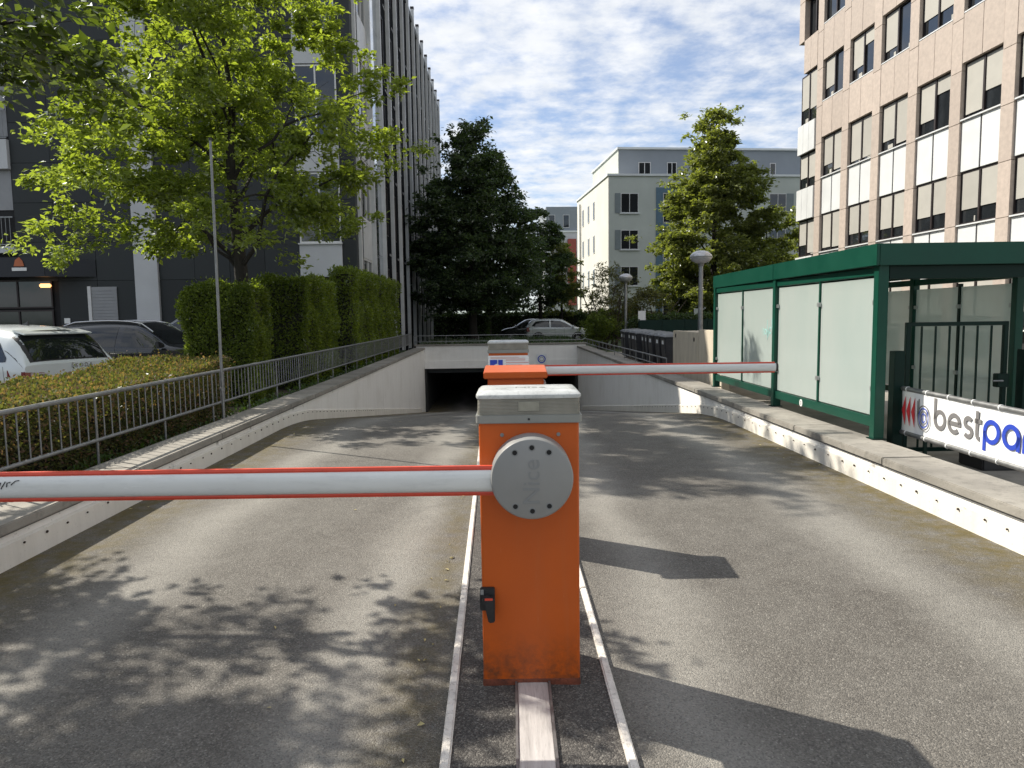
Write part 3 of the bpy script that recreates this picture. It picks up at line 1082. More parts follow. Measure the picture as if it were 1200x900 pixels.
# far end and right-hand side glazing
for x0, x1 in ((LX + .02, 4.56), (4.62, RX - .05)):
    MB().box(x0, Y1 - .006, .50, x1, Y1 + .006, 1.905).build('glass_panel', 'frost', sh)
MB().box(4.57, Y1 - .02, .06, 4.61, Y1 + .02, 2.0).build('mullion', 'green', sh)
MB().box(LX + .03, Y1 - .028, 1.915, RX - .05, Y1 + .028, 2.0).build('rail', 'green', sh)
MB().box(LX + .03, Y1 - .028, .41, RX - .05, Y1 + .028, .49).build('rail', 'green', sh)
for a, b in ((8.05, 10.0), (10.1, 12.59)):
    m_ = (a + b) / 2
    MB().box(RX - .02, m_ - .02, .06, RX + .02, m_ + .02, 1.9).build('mullion', 'dgreen', sh)
    for z0, z1 in ((1.915, 1.99), (.41, .49)):
        MB().box(RX - .028, a, z0, RX + .028, b, z1).build('rail', 'green', sh)
    for g0, g1 in ((a + .01, m_ - .026), (m_ + .026, b - .01)):
        MB().box(RX - .006, g0, .50, RX + .006, g1, 1.86).build('glass_panel', 'frost', sh)
    for yq in (a + .012, m_, b - .012):
        for zq in (.80, 1.62):
            MB().box(RX - .034, yq - .034, zq - .024, RX - .0065, yq + .034, zq + .024).build('glass_clamp', 'clamp', sh, bevel=.004)
# roof: fascia ring with deck
FX0, FX1, FY0, FY1 = LX - .10, RX + .10, Y0 - .10, Y1 + .14
rf = MB().box(FX0 + .03, FY0 + .03, 2.11, FX1 - .03, FY1 - .03, 2.16).build('roof_deck', 'dgreen', sh)
for args in ((FX0, FY0, 2.015, FX0 + .028, YM, 2.225), (FX0, YM + .006, 2.015, FX0 + .028, FY1, 2.225), (FX0 + .03, FY0, 2.015, FX1, FY0 + .028, 2.225), (FX0 + .03, FY1 - .028, 2.015, FX1, FY1, 2.225), (FX1 - .028, FY0 + .03, 2.015, FX1, FY1 - .03, 2.225)):
    MB().box(*args).build('fascia', 'green', sh, bevel=.004)
MB().box(LX + .06, Y0 - .04, 1.885, FX1 - .2, Y0 + .04, 2.01).build('front_beam', 'dgreen', sh, bevel=.003)
for k in range(5):
    y = Y0 + .5 + k * 1.2
    MB().box(LX + .055, y - .03, 2.03, RX - .06, y + .03, 2.105).build('roof_beam', 'dgreen', sh)
# graffiti squiggle on the second glass panel from the far end, small round sticker on the low rail
yg = (YM + Y1) / 2 - 1.05
fg = lambda a, b, d: (lxa(yg) - .0075 - d, yg - a, 1.36 + b)
sq = stroke_mesh([([(-.20, .02), (-.2, -.12), (-.17, 0), (-.13, -.02), (-.14, -.1)], False), (arc(-.07, -.05, .035, 0, 340, 12), True), ([(-.01, .12), (0, -.16), (.03, -.02), (.05, -.12), (.07, .0)], False), (arc(.11, -.03, .04, 30, 330, 12), False), ([(.17, .14), (.19, -.06), (.23, .06), (.26, -.08)], False)], .012, fg, .0008)
sq.build('graffiti', 'turq', sh)
mb = MB()
mb.tube([(lxa(8.95) - .0335, 8.95, .455), (lxa(8.95) - .030, 8.95, .455)], .045, 18)
mb.build('round_sticker', 'white', sh)
mb = MB()
fst = lambda a, b, d: (lxa(8.95) - .034 - d, 8.95 - a, .455 + b)
stroke_mesh([(arc(0, 0, .014, 0, 340, 14, .024), True)], .008, fst, .001).build('sticker_ring', 'ltgrey', sh)

# gate in the front opening
gt = thing('gate', 'dark green barred gate in the front opening of the shelter', 'gate', (4.05, 7.42, .06))
GX0, GX1, GYY = 4.06, 5.06, 7.44
for x in (GX0, GX1):
    MB().box(x - .022, GYY - .022, .10, x + .022, GYY + .022, 1.455).build('stile', 'dgreen', gt, bevel=.003)
for z in (.12, 1.415):
    MB().box(GX0 + .023, GYY - .02, z, GX1 - .023, GYY + .02, z + .04).build('rail', 'dgreen', gt)
bar = MB().box(-.008, -.008, .162, .008, .008, 1.413).mesh('bar', 'dgreen')
for k in range(6):
    piece('bar', bar, (GX0 + .143 * (k + 1) - 4.05, GYY - 7.42, -.06), gt)
MB().box(GX1 - .09, GYY - .05, .78, GX1 + .03, GYY + .03, .92).build('lock_case', 'dgreen', gt, bevel=.006)
MB().tube([(GX1 - .06, GYY - .055, .85), (GX1 - .06, GYY - .085, .85), (GX1 - .16, GYY - .085, .85)], .010, 8).build('handle', 'steel', gt, smooth=True)
for z in (.35, 1.10):
    MB().tube([(GX0 - .025, GYY, z), (GX0 - .085, GYY - .02, z)], .012, 8).build('hinge', 'dgreen', gt, smooth=True)
for nm, x in (('left', 3.915), ('right', 5.22)):
    q = MB().box(x - .052, 7.30, .061, x + .052, 7.41, 1.17).build('gate_post', 'dgreen', None, bevel=.004)
    tag(q, {'left': 'short dark green gate post at the left end of the white banner', 'right': 'short dark green gate post right of the barred gate'}[nm], 'post')

# banner on two steel pipes, running towards the camera along the terrace edge
bd = Vector((.012, -1.0, 0)).normalized()
B0 = Vector((3.955, 7.29, 0))
bn = thing('banner', 'white printed vinyl banner with red arrows between two steel pipes', 'banner', tuple(B0))
SL = -.012


def bp(a, z, out=0.0):
    n_ = Vector((bd.y, -bd.x, 0))     # towards the driveway
    q = B0 + bd * a + n_ * out
    return (q.x, q.y, z + SL * a)


BL = 4.2
for zc_ in (.795, .352):
    nseg = 4
    MB().tube([bp(a, zc_) for a in np.linspace(-.02, BL, 12)], .024, 12).build('pipe', 'steel', bn, smooth=True)
mb = MB()
na = 40
rows = []
for i in range(na + 1):
    a = .0 + BL * i / na
    rows.append([bp(a, z, .006 + .004 * math.sin(a * 3.1 + z * 9) + .002 * math.sin(a * 11)) for z in np.linspace(.368, .778, 8)])
mb.grid(rows)
ban = mb.build('banner_sheet', 'banner', bn, smooth=True)
for zz_ in (.795, .352):
    for k in range(12):
        a = .08 + k * .34
        MB().tube([bp(a, zz_, 0.0), bp(a + .012, zz_, 0.0)], .0275, 10).build('pipe_tie', 'white', bn, smooth=True)
for a in (.35, 2.2, 4.0):
    q = bp(a, 0, -.035)
    MB().box(q[0] - .014, q[1] - .014, .061, q[0] + .014, q[1] + .014, .80 + SL * a).build('support_post', 'dgreen', bn)
# lettering laid out along the sheet: a = metres along, b = height
fb = lambda a, b, d: bp(a, .375 + b, .0135 + d)


def bst(lines, w, nm, mt):
    return stroke_mesh(lines, w, fb, .0022).build(nm, mt, ban)


for k, a in enumerate((.012, .095, .178)):
    MB().prism([(a, .205), (a + .06, .06), (a + .06, .35)], fb, 0, .002).build('red_arrow', 'ltred', ban)
for r, nm, mt in ((.108, 'logo_ring', 'ltgrey'), (.084, 'logo_ring', 'ltblue'), (.060, 'logo_ring', 'ltgrey'), (.037, 'logo_ring', 'ltblue')):
    bst([(arc(.39, .175, r * .92, 0, 345, 28, r * 1.1), True)], .009, nm, mt)
bst([([(.285, .175), (.285, .33)], False), ([(.308, .20), (.308, .35)], False)], .011, 'logo_stem', 'ltgrey')
S = .040


def letters(spec, x, xh, mt):
    for ch, adv in spec:
        r = xh / 2
        cx = x + r
        cy = .12 + r
        R0, R1 = cx - r, cx + r
        ln_ = []
        if ch == 'b':
            ln_ = [(arc(cx, cy, r, 0, 352, 30), True), ([(R0, cy), (R0, cy + r * 2.55)], False)]
        elif ch == 'e':
            ln_ = [(arc(cx, cy, r, 0, 315, 30), False), ([(R0, cy), (R1 + S / 2, cy)], False)]
        elif ch == 's':
            q = r / 2 + .002
            ln_ = [(arc(cx - .1 * r, cy + q, q * 1.15, 35, 255, 16, q) + arc(cx - .1 * r, cy - q, q * 1.25, 75, -145, 16, q), False)]
        elif ch == 't':
            ln_ = [([(R0 + .4 * r, cy + 2.1 * r), (R0 + .4 * r, cy - .5 * r)] + arc(R0 + .9 * r, cy - .5 * r, .5 * r, 180, 275, 8), False), ([(R0 - .05 * r, cy + r * .95), (R0 + 1.15 * r, cy + r * .95)], False)]
        elif ch == 'p':
            ln_ = [(arc(cx, cy, r, 0, 352, 30), True), ([(R0, cy), (R0, cy - r * 2.0)], False)]
        elif ch == 'a':
            ln_ = [(arc(cx, cy, r, 0, 352, 30), True), ([(R1, cy + r * .2), (R1, cy - r - S / 2)], False)]
        elif ch == 'r':
            ln_ = [([(R0, cy - r - S / 2), (R0, cy + .1 * r)] + arc(R0 + .85 * r, cy + .1 * r, .85 * r, 180, 70, 12), False)]
        elif ch == 'k':
            ln_ = [([(R0, cy - r - S / 2), (R0, cy + r * 2.5)], False), ([(R0, cy - .2 * r), (R1, cy + r)], False), ([(R0 + .5 * r, cy + .2 * r), (R1, cy - r)], False)]
        bst(ln_, S, 'letter_' + ch, mt)
        x += adv
    return x


xq = letters([('b', .212), ('e', .205), ('s', .155), ('t', .118)], .575, .152, 'ltgrey')
letters([('p', .232), ('a', .235), ('r', .15), ('k', .2)], xq + .012, .168, 'ltblue')

bxk = thing('utility_box', 'low black box on the paving under the banner', 'box', (4.75, 6.4, .06))
MB().box(4.42, 6.72, .061, 4.86, 7.1, .30).build('case', 'black', bxk, bevel=.012)
MB().box(4.40, 6.70, .301, 4.88, 7.12, .33).build('lid', 'black', bxk, bevel=.008)

# ------------------------------------------------------------------ concrete enclosure, bins, lamps, fence
cb = thing('concrete_enclosure', 'beige concrete bin enclosure beside the far end of the shelter', 'enclosure', (4.3, 15.0, .06))
for k, (ya, yb_, zt_) in enumerate(((14.62, 16.9, 1.20), (12.95, 14.61, 1.26))):
    MB().box(3.76, ya, .061, 3.90, yb_, zt_).build('front_slab', 'concrete', cb, bevel=.012)
    MB().box(3.905, ya, zt_ - .12, 4.9, yb_, zt_ - .01).build('roof_slab', 'concrete', cb, bevel=.012)
    for yq, zq in ((ya + .32, 1.05), (yb_ - .28, 1.09))[:2 - k]:
        MB().tube([(3.752, yq, zq), (3.77, yq, zq)], .045, 12).build('lifting_socket', 'hole', cb)
MB().box(3.905, 16.75, .061, 4.9, 16.9, 1.07).build('end_slab', 'concrete', cb, bevel=.012)

bn0 = thing('wheelie_bin', 'nearest black wheelie bin with grey lid in the row next to the concrete enclosure', 'bin', (4.25, 18.9, .06), 0, 'wheelie bins in a row by the ramp')
mb = MB()
mb.hexa([(3.99, 18.68, .13), (4.47, 18.68, .13), (4.47, 19.12, .13), (3.99, 19.12, .13)], [(3.93, 18.61, .98), (4.57, 18.61, .98), (4.57, 19.19, .98), (3.93, 19.19, .98)])
mb.build('body', 'bin', bn0, bevel=.02)
mb = MB()
mb.hexa([(3.90, 18.59, .985), (4.58, 18.59, .985), (4.58, 19.21, .985), (3.90, 19.21, .985)], [(3.97, 18.66, 1.06), (4.52, 18.66, 1.09), (4.52, 19.14, 1.09), (3.97, 19.14, 1.06)])
mb.build('lid', 'binlid', bn0, bevel=.02)
MB().tube([(4.62, 18.65, 1.03), (4.62, 19.15, 1.03)], .018, 8).build('handle', 'bin', bn0, smooth=True)
for yy_ in (18.66, 19.14):
    MB().tube([(4.48, yy_ - .025, .16), (4.48, yy_ + .025, .16)], .1, 14).build('wheel', 'tyre', bn0, smooth=True)
MB().box(3.935, 18.8, .80, 3.952, 19.0, .9).build('sticker', 'white', bn0)
for k in range(1, 10):
    nth = ('second', 'third', 'fourth', 'fifth', 'sixth', 'seventh', 'eighth', 'ninth', 'farthest')[k - 1]
    copy_tree(bn0, (4.25 + random.uniform(-.05, .05), 18.9 + k * .79, .06), R_(random.uniform(-6, 6)), nth + ' black wheelie bin with grey lid in the row counted from the concrete enclosure')


def street_lamp(label, x, y, h):
    t = thing('street_lamp', label, 'street lamp', (x, y, 0), 0, 'park lamps with oval heads')
    MB().tube([(x, y, -.02), (x, y, 1.0), (x, y, h - .25)], [.075, .075, .062], 14).build('pole', 'steel', t, smooth=True)
    MB().tube([(x, y, h - .28), (x, y, h - .15)], [.07, .11], 14).build('collar', 'steel', t, smooth=True)
    prof = [(0.02, -.20), (.16, -.185), (.27, -.12), (.325, -.03), (.33, .01), (.30, .07), (.22, .14), (.11, .18), (0.0, .19)]
    MB().lathe(prof, (x, y, h), 28).build('lamp_shade', 'lampglass', t, smooth=True)
    MB().lathe([(.326, -.025), (.336, -.018), (.336, .002), (.326, .01)], (x, y, h), 28).build('rim_band', 'cap_band', t, smooth=True)
    return t


street_lamp('nearer lamp post with oval grey head beside the concrete enclosure', 5.72, 22.0, 3.28)
street_lamp('farther lamp post with oval head among the loose shrubs', 5.35, 34.0, 3.3)

gf = thing('green_fence', 'dark green panel fence behind the bins below the light green tree', 'fence', (5.2, 29.5, .0))
for k in range(5):
    MB().box(5.2 + k * .92 + .006, 29.5, .06, 5.2 + (k + 1) * .92 - .006, 29.54, 1.36).build('panel', 'dgreen', gf, bevel=.004)
    MB().box(5.2 + k * .92 - .03, 29.545, 0, 5.2 + k * .92 + .03, 29.60, 1.40).build('post', 'dgreen', gf)
ws = thing('small_sign', 'small white sign on a post beside the green panel fence', 'sign', (5.6, 31.2, 0))
MB().tube([(5.6, 31.2, -.02), (5.6, 31.2, 1.9)], .022, 8).build('post', 'steel', ws, smooth=True)
MB().box(5.44, 31.16, 1.30, 5.76, 31.175, 1.74).build('plate', 'white', ws)


# ------------------------------------------------------------------ vegetation
def leaf_mesh(name, P, D, N, S, mat, parent=None, wr=.55, fold=.12):
    """P base points, D tip directions, N normals, S sizes (numpy)"""
    D = D / (np.linalg.norm(D, axis=1, keepdims=True) + 1e-9)
    side = np.cross(D, N)
    side /= (np.linalg.norm(side, axis=1, keepdims=True) + 1e-9)
    up = np.cross(side, D)
    S = S[:, None]
    a = P
    mid = P + D * S * .48 + up * S * fold
    b = mid + side * S * wr * .5
    d = mid - side * S * wr * .5
    c = P + D * S
    n = len(P)
    V = np.stack([a, b, c, d], 1).reshape(-1, 3).astype(np.float32)
    base = (np.arange(n) * 4)[:, None]
    F = np.concatenate([base + np.array([[0, 1, 2]]), base + np.array([[0, 2, 3]])], 1).reshape(-1).astype(np.int32)
    me = bpy.data.meshes.new(name)
    if parent is not None:
        inv = np.array(rootmat(parent).inverted())
        V = (V @ inv[:3, :3].T + inv[:3, 3]).astype(np.float32)
    me.vertices.add(n * 4)
    me.vertices.foreach_set('co', V.ravel())
    me.loops.add(n * 6)
    me.loops.foreach_set('vertex_index', F)
    me.polygons.add(n * 2)
    me.polygons.foreach_set('loop_start', np.arange(n * 2, dtype=np.int32) * 3)
    me.materials.append(MAT[mat])
    me.update(calc_edges=True)
    return link(name, me, parent)


def unit(n):
    v = rng.normal(size=(n, 3))
    return v / np.linalg.norm(v, axis=1, keepdims=True)


def tree(name, label, base, trunk_top, trunk_r, shell, nclump, crad, nleaf, lsize, leaf, barkm, group=None, cat='tree', fork=.3, flat_=.45, seed=1, shellbias=.55, lean=(0, 0), limb_k=.30, trunks=1, extra=(), droop=.0):
    """shell: list of (z, radius) that gives the crown outline"""
    rs = np.random.default_rng(seed)
    t = thing(name, label, cat, base, 0, group)
    bx, by, bz = base
    zs = [q[0] for q in shell]
    rr = [q[1] for q in shell]
    # clump centres
    C = []
    while len(C) < nclump:
        z = rs.uniform(zs[0], zs[-1])
        r = np.interp(z, zs, rr)
        if rs.random() > (r / max(rr)) ** 1.3:
            continue
        q = rs.random() ** shellbias
        a = rs.uniform(0, 2 * math.pi)
        rad = r * q * rs.uniform(.82, 1.04)
        hx = (z - zs[0]) / (zs[-1] - zs[0])
        C.append((bx + rad * math.cos(a) + lean[0] * hx, by + rad * math.sin(a) + lean[1] * hx, z + bz, 1.0))
    for e in extra:
        C.append(e)
    tm = MB()
    H = trunk_top
    tops = []
    for k in range(trunks):
        n_ = 9
        pts = []
        off = (0, 0) if trunks == 1 else (rs.normal() * .25, rs.normal() * .25)
        spread = (0, 0) if trunks == 1 else (rs.normal() * .9, rs.normal() * .9)
        for i in range(n_ + 1):
            f_ = i / n_
            pts.append((bx + off[0] + (lean[0] + spread[0]) * f_ + rs.normal() * trunk_r * .35 * f_, by + off[1] + (lean[1] + spread[1]) * f_ + rs.normal() * trunk_r * .35 * f_, bz - .1 + H * f_))
        rad = [trunk_r * ((1.45 if i == 0 else 1.0) * (1 - .9 * (i / n_) ** 1.1)) + .008 for i in range(n_ + 1)]
        tm.tube(pts, rad, 10)
        tops.append(pts)
    tm.build('trunk', barkm, t, smooth=True)
    bm_ = MB()
    order = sorted(range(len(C)), key=lambda q: -(math.hypot(C[q][0] - bx, C[q][1] - by) + .4 * (C[q][2] - bz)))
    nmain = max(5, len(C) // 9)
    main = order[::max(1, len(order) // nmain)]
    rest = [q for q in range(len(C)) if q not in set(main)]
    rest.sort(key=lambda q: math.hypot(C[q][0] - bx, C[q][1] - by))
    nodes = []                                    # (point, radius) along every limb so far

    def limb(p0, p3, r0, wob, rise):
        L_ = (p3 - p0).length
        mid = p0.lerp(p3, .5) + Vector((rs.normal() * .10, rs.normal() * .10, rise * .14 - droop)) * L_
        pl_ = []
        for k in range(8):
            u = k / 7
            pl_.append(p0 * (1 - u) ** 2 + mid * 2 * u * (1 - u) + p3 * u * u + Vector(rs.normal(size=3)) * wob * L_ * (0 < u < 1))
        rd = [max(r0 * (1 - .85 * k / 7), .005) for k in range(8)]
        bm_.tube(pl_, rd, 6, False)
        nodes.extend(zip(pl_[1:], rd[1:]))
        for k in range(3):
            d = Vector(rs.normal(size=3)); d.z *= .4
            st = pl_[4 + k]
            en = st + d.normalized() * crad * rs.uniform(.6, 1.1)
            bm_.tube([st, st.lerp(en, .5) + Vector((0, 0, .06 * crad)), en], [max(rd[4 + k] * .5, .004), .004, .003], 4, False)

    for ci in main:
        cx, cy, cz, ck = C[ci]
        pts = tops[ci % trunks]
        hd = math.hypot(cx - bx, cy - by)
        zs_ = max(bz + fork * H * rs.uniform(.8, 1.25), cz - hd * rs.uniform(.5, .9) - .2)
        zs_ = min(zs_, bz + H * .9)
        f_ = max(0, (zs_ - bz + .1) / H) * 9
        i = min(int(f_), 8)
        p0 = Vector(pts[i]).lerp(Vector(pts[i + 1]), f_ - i)
        limb(p0, Vector((cx, cy, cz)), trunk_r * limb_k * (.8 + .5 * rs.random()) * (1 - .6 * (p0.z - bz) / H), .02, 1.0)
    for ci in rest:
        p3 = Vector(C[ci][:3])
        hd = math.hypot(p3.x - bx, p3.y - by)
        best = None
        for (q, rq) in nodes:
            if math.hypot(q.x - bx, q.y - by) > hd * .95 + .1 or q.z > p3.z + .5:
                continue
            dd = (q - p3).length
            if best is None or dd < best[0]:
                best = (dd, q, rq)
        if best is None:
            pts = tops[ci % trunks]
            best = (0, Vector(pts[5]), trunk_r * .2)
        limb(best[1], p3, best[2] * .72, .03, .6)
    bm_.build('branches', barkm, t, smooth=True)
    # leaves
    C = np.array(C)
    w = rs.uniform(.5, 1.5, len(C)) * C[:, 3]
    idx = rs.choice(len(C), nleaf, p=w / w.sum())
    cr = crad * rs.uniform(.7, 1.25, len(C))
    # each clump holds several small sprays
    spn = 9
    spray = rs.normal(size=(len(C), spn, 3)) * np.array([.55, .55, .55 * flat_])
    si = rs.integers(0, spn, nleaf)
    off = spray[idx, si] * cr[idx][:, None] + rs.normal(size=(nleaf, 3)) * np.array([.17, .17, .10]) * cr[idx][:, None]
    Pn = C[idx, :3] + off
    axis = np.array([bx, by, 0])
    out = Pn - axis
    out[:, 2] = 0
    out /= (np.linalg.norm(out, axis=1, keepdims=True) + 1e-6)
    D = out * .5 + rs.normal(size=(nleaf, 3)) * np.array([.8, .8, .45]) + np.array([0, 0, -.2])
    N = np.array([0, 0, 1.0]) + rs.normal(size=(nleaf, 3)) * .55
    S = lsize * rs.uniform(.6, 1.3, nleaf)
    leaf_mesh('crown', Pn, D, N, S, leaf, t)
    return t


# main broad tree behind the left hedge
tree('broadleaf_tree', 'spreading bright green tree behind the clipped hedge before the dark building', (-5.3, 14.7, 0), 7.6, .17,
     [(2.5, .7), (3.0, 2.0), (3.9, 2.9), (5.2, 2.9), (6.6, 2.7), (7.6, 2.3), (8.2, 1.4), (8.6, .4)],
     92, .62, 60000, .122, 'leaf_lime', 'bark1', 'trees left of the ramp', fork=.30, seed=4, shellbias=.5, limb_k=.36, lean=(-.3, 0),
     extra=[(-9.0, 14.2, 3.3, .8), (-8.7, 13.9, 4.3, 1.0), (-8.3, 14.3, 5.2, 1.0), (-8.9, 14.6, 3.8, .7), (-8.4, 13.8, 2.9, .7)] + [(-4.9 - .42 * (q % 6), 11.3 + .75 * (q // 6) + .3 * (q % 2), 7.7 + .2 * (q * 7 % 5), 1.0) for q in range(18)])
# tree outside the frame whose branches hang into the top left corner
tree('broadleaf_tree', 'overhanging branches with olive green leaves in the top left corner', (-6.9, 5.1, 0), 5.2, .17,
     [(3.1, 1.2), (3.7, 2.0), (4.5, 2.0), (5.2, 1.2), (5.7, .4)],
     62, .5, 17000, .105, 'leaf_over', 'bark1', 'trees left of the ramp', fork=.5, seed=9, shellbias=.45, limb_k=.4,
     extra=[(-3.15, 5.1, 3.62, 1.0), (-3.4, 5.3, 3.35, 1.2), (-3.5, 5.0, 3.8, 1.0), (-3.6, 5.5, 3.6, 1.0), (-3.7, 5.2, 3.3, 1.0), (-3.8, 5.5, 3.75, 1.0), (-5.0, 4.6, 4.0, 1.1), (-4.6, 4.3, 3.9, 1.0), (-5.4, 4.2, 4.2, 1.1), (-4.3, 4.6, 3.8, .8)])
# dark maples beyond the garage
tree('dark_tree', 'big dark green tree with pointed top beyond the garage, nearest trunk', (-1.9, 36.5, 0), 9.0, .23,
     [(1.9, 1.6), (2.6, 2.9), (4.2, 3.35), (6.4, 2.9), (8.4, 1.9), (10.2, .9), (11.2, .2)],
     165, .82, 64000, .2, 'leaf_dark', 'bark1', 'trees beyond the garage', fork=.22, seed=21, shellbias=.42)
tree('dark_tree', 'dark tree right behind the big pointed one, slimmer trunk', (-1.3, 41.5, 0), 7.0, .2,
     [(1.9, 1.4), (3.0, 3.2), (5.4, 3.4), (7.2, 2.4), (8.8, .6)],
     90, .8, 26000, .22, 'leaf_dark', 'bark1', 'trees beyond the garage', fork=.25, seed=22, shellbias=.45)
tree('dark_tree', 'dark tree at the right edge of the dark group with drooping side', (1.9, 46.8, 0), 6.9, .15,
     [(1.7, .8), (2.8, 1.6), (4.6, 1.9), (6.6, 1.4), (8.2, .5)],
     60, .6, 16000, .2, 'leaf_dark', 'bark1', 'trees beyond the garage', fork=.25, seed=23, shellbias=.45)
tree('young_tree', 'slender mid green tree between the dark trees and the pale building', (3.3, 47.5, 0), 5.6, .1,
     [(1.6, .8), (2.8, 1.45), (4.6, 1.15), (6.4, .55), (7.2, .1)],
     46, .5, 12000, .17, 'leaf_mid', 'bark1', 'trees beyond the garage', fork=.25, seed=24)
tree('linden_tree', 'tall light green conical tree in front of the grey apartment building', (11.4, 41.0, 0), 11.2, .22,
     [(1.5, 1.6), (2.6, 3.0), (4.6, 3.35), (6.6, 2.9), (8.8, 2.1), (10.8, 1.3), (12.4, .5), (12.9, .1)],
     190, .76, 80000, .22, 'leaf_mid', 'bark1', 'trees beyond the garage', fork=.18, seed=31, shellbias=.4)
tree('linden_tree', 'rounded green tree right behind the tall conical one', (15.0, 43.0, 0), 6.5, .18,
     [(1.2, 1.4), (2.6, 2.6), (4.6, 2.6), (6.6, 1.7), (7.8, .4)],
     80, .7, 22000, .2, 'leaf_mid', 'bark1', 'trees beyond the garage', fork=.22, seed=32, shellbias=.42)
tree('linden_tree', 'green tree against the left corner of the stone office building', (19.4, 47.0, 0), 6.0, .18,
     [(1.2, 1.4), (2.8, 2.4), (4.8, 2.5), (6.6, 1.6), (7.6, .4)],
     60, .7, 15000, .22, 'leaf_mid', 'bark1', 'trees beyond the garage', fork=.22, seed=33, shellbias=.42)
tree('multi_stem_shrub', 'loose multi stemmed olive shrub beside the farther lamp post', (4.7, 35.6, 0), 3.1, .05,
     [(.8, .7), (1.6, 1.4), (2.6, 1.5), (3.4, 1.0), (4.0, .3)],
     60, .42, 5200, .11, 'leaf_olive', 'bark2', 'shrubs by the lamps', 'shrub', fork=.12, seed=41, trunks=7, limb_k=.5)
tree('multi_stem_shrub', 'yellowish green bushy shrub right of the farther lamp post', (7.0, 36.4, 0), 2.4, .05,
     [(.4, .7), (1.2, 1.4), (2.2, 1.3), (3.1, .4)],
     50, .45, 6500, .12, 'leaf_olive', 'bark2', 'shrubs by the lamps', 'shrub', fork=.1, seed=42, trunks=5, limb_k=.5)
tree('multi_stem_shrub', 'low dark shrub between the white car and the bins', (4.35, 34.4, 0), 1.2, .035,
     [(.3, .6), (.8, 1.0), (1.4, .8), (1.8, .2)],
     40, .35, 7000, .09, 'leaf_horn', 'bark2', 'shrubs by the lamps', 'shrub', fork=.1, seed=43, trunks=5, limb_k=.5)


def hedge(name, label, x0, x1, y0, y1, z0, z1, n, ls, leaf, group=None, rough=.15, axis_skew=0.0, low=None):
    t = thing(name, label, 'hedge', ((x0 + x1) / 2, (y0 + y1) / 2, 0), 0, group)
    sh_ = lambda y: axis_skew * (y - y0)
    k = .25 if low else .13
    mb_ = MB()
    nx, ny = 5, max(2, int((y1 - y0) / .4))
    mb_.hexa([(x0 + k, y0 + k, z0), (x1 - k, y0 + k, z0), (x1 - k + sh_(y1), y1 - k, z0), (x0 + k + sh_(y1), y1 - k, z0)],
             [(x0 + k, y0 + k, z1 - k), (x1 - k, y0 + k, z1 - k), (x1 - k + sh_(y1), y1 - k, z1 - k), (x0 + k + sh_(y1), y1 - k, z1 - k)])
    mb_.build('twigs', 'hedge_core', t)
    A = [(y1 - y0) * (z1 - z0), (y1 - y0) * (z1 - z0), (x1 - x0) * (z1 - z0), (x1 - x0) * (z1 - z0), (x1 - x0) * (y1 - y0) * 1.2]
    A = np.array(A) / sum(A)
    f_ = rng.choice(5, n, p=A)
    u = rng.random(n); v = rng.random(n)
    X = np.where(f_ == 0, x0, np.where(f_ == 1, x1, x0 + u * (x1 - x0)))
    Y = np.where(f_ == 2, y0, np.where(f_ == 3, y1, y0 + np.where(f_ >= 4, v, u) * (y1 - y0)))
    Zv = np.where(f_ == 4, z1, z0 + v ** .9 * (z1 - z0))
    Nn = np.zeros((n, 3))
    Nn[f_ == 0, 0] = -1; Nn[f_ == 1, 0] = 1; Nn[f_ == 2, 1] = -1; Nn[f_ == 3, 1] = 1; Nn[f_ == 4, 2] = 1
    P_ = np.stack([X, Y, Zv], 1)
    # uneven clipping: low waves plus stray shoots
    wave = (np.sin(P_[:, 0] * 3.1 + P_[:, 1] * 2.3) + np.sin(P_[:, 1] * 5.7 + P_[:, 2] * 4.1) + np.sin(P_[:, 0] * 7.3 - P_[:, 2] * 6.1)) * .33
    depth = -np.abs(rng.normal(size=n)) * .07 + wave * rough + (rng.random(n) < .04) * rng.random(n) * .10
    P_ = P_ + Nn * depth[:, None]
    P_[:, 0] += axis_skew * (P_[:, 1] - y0)
    if not low:
        s_ = np.clip((P_[:, 2] - (z1 - .35)) / .35, 0, 1.3) ** 2 * .10
        P_[:, 0] += ((x0 + x1) / 2 - P_[:, 0]) * s_
        P_[:, 1] += ((y0 + y1) / 2 - P_[:, 1]) * s_ / max(1, (y1 - y0) / (x1 - x0))
        k_ = rng.random(n) < .02
        P_[k_, 2] += np.where(P_[k_, 2] > z1 - .15, rng.random(k_.sum()) * .16, 0)
    if low:
        P_[:, 2] *= np.interp(P_[:, 1], low[0], low[1])
    D = Nn * .5 + rng.normal(size=(n, 3)) * .75 + np.array([0, 0, .15])
    N = Nn * .7 + np.array([0, 0, .5]) + rng.normal(size=(n, 3)) * .6
    leaf_mesh('foliage', P_, D, N, ls * rng.uniform(.6, 1.35, n), leaf, t)
    return t


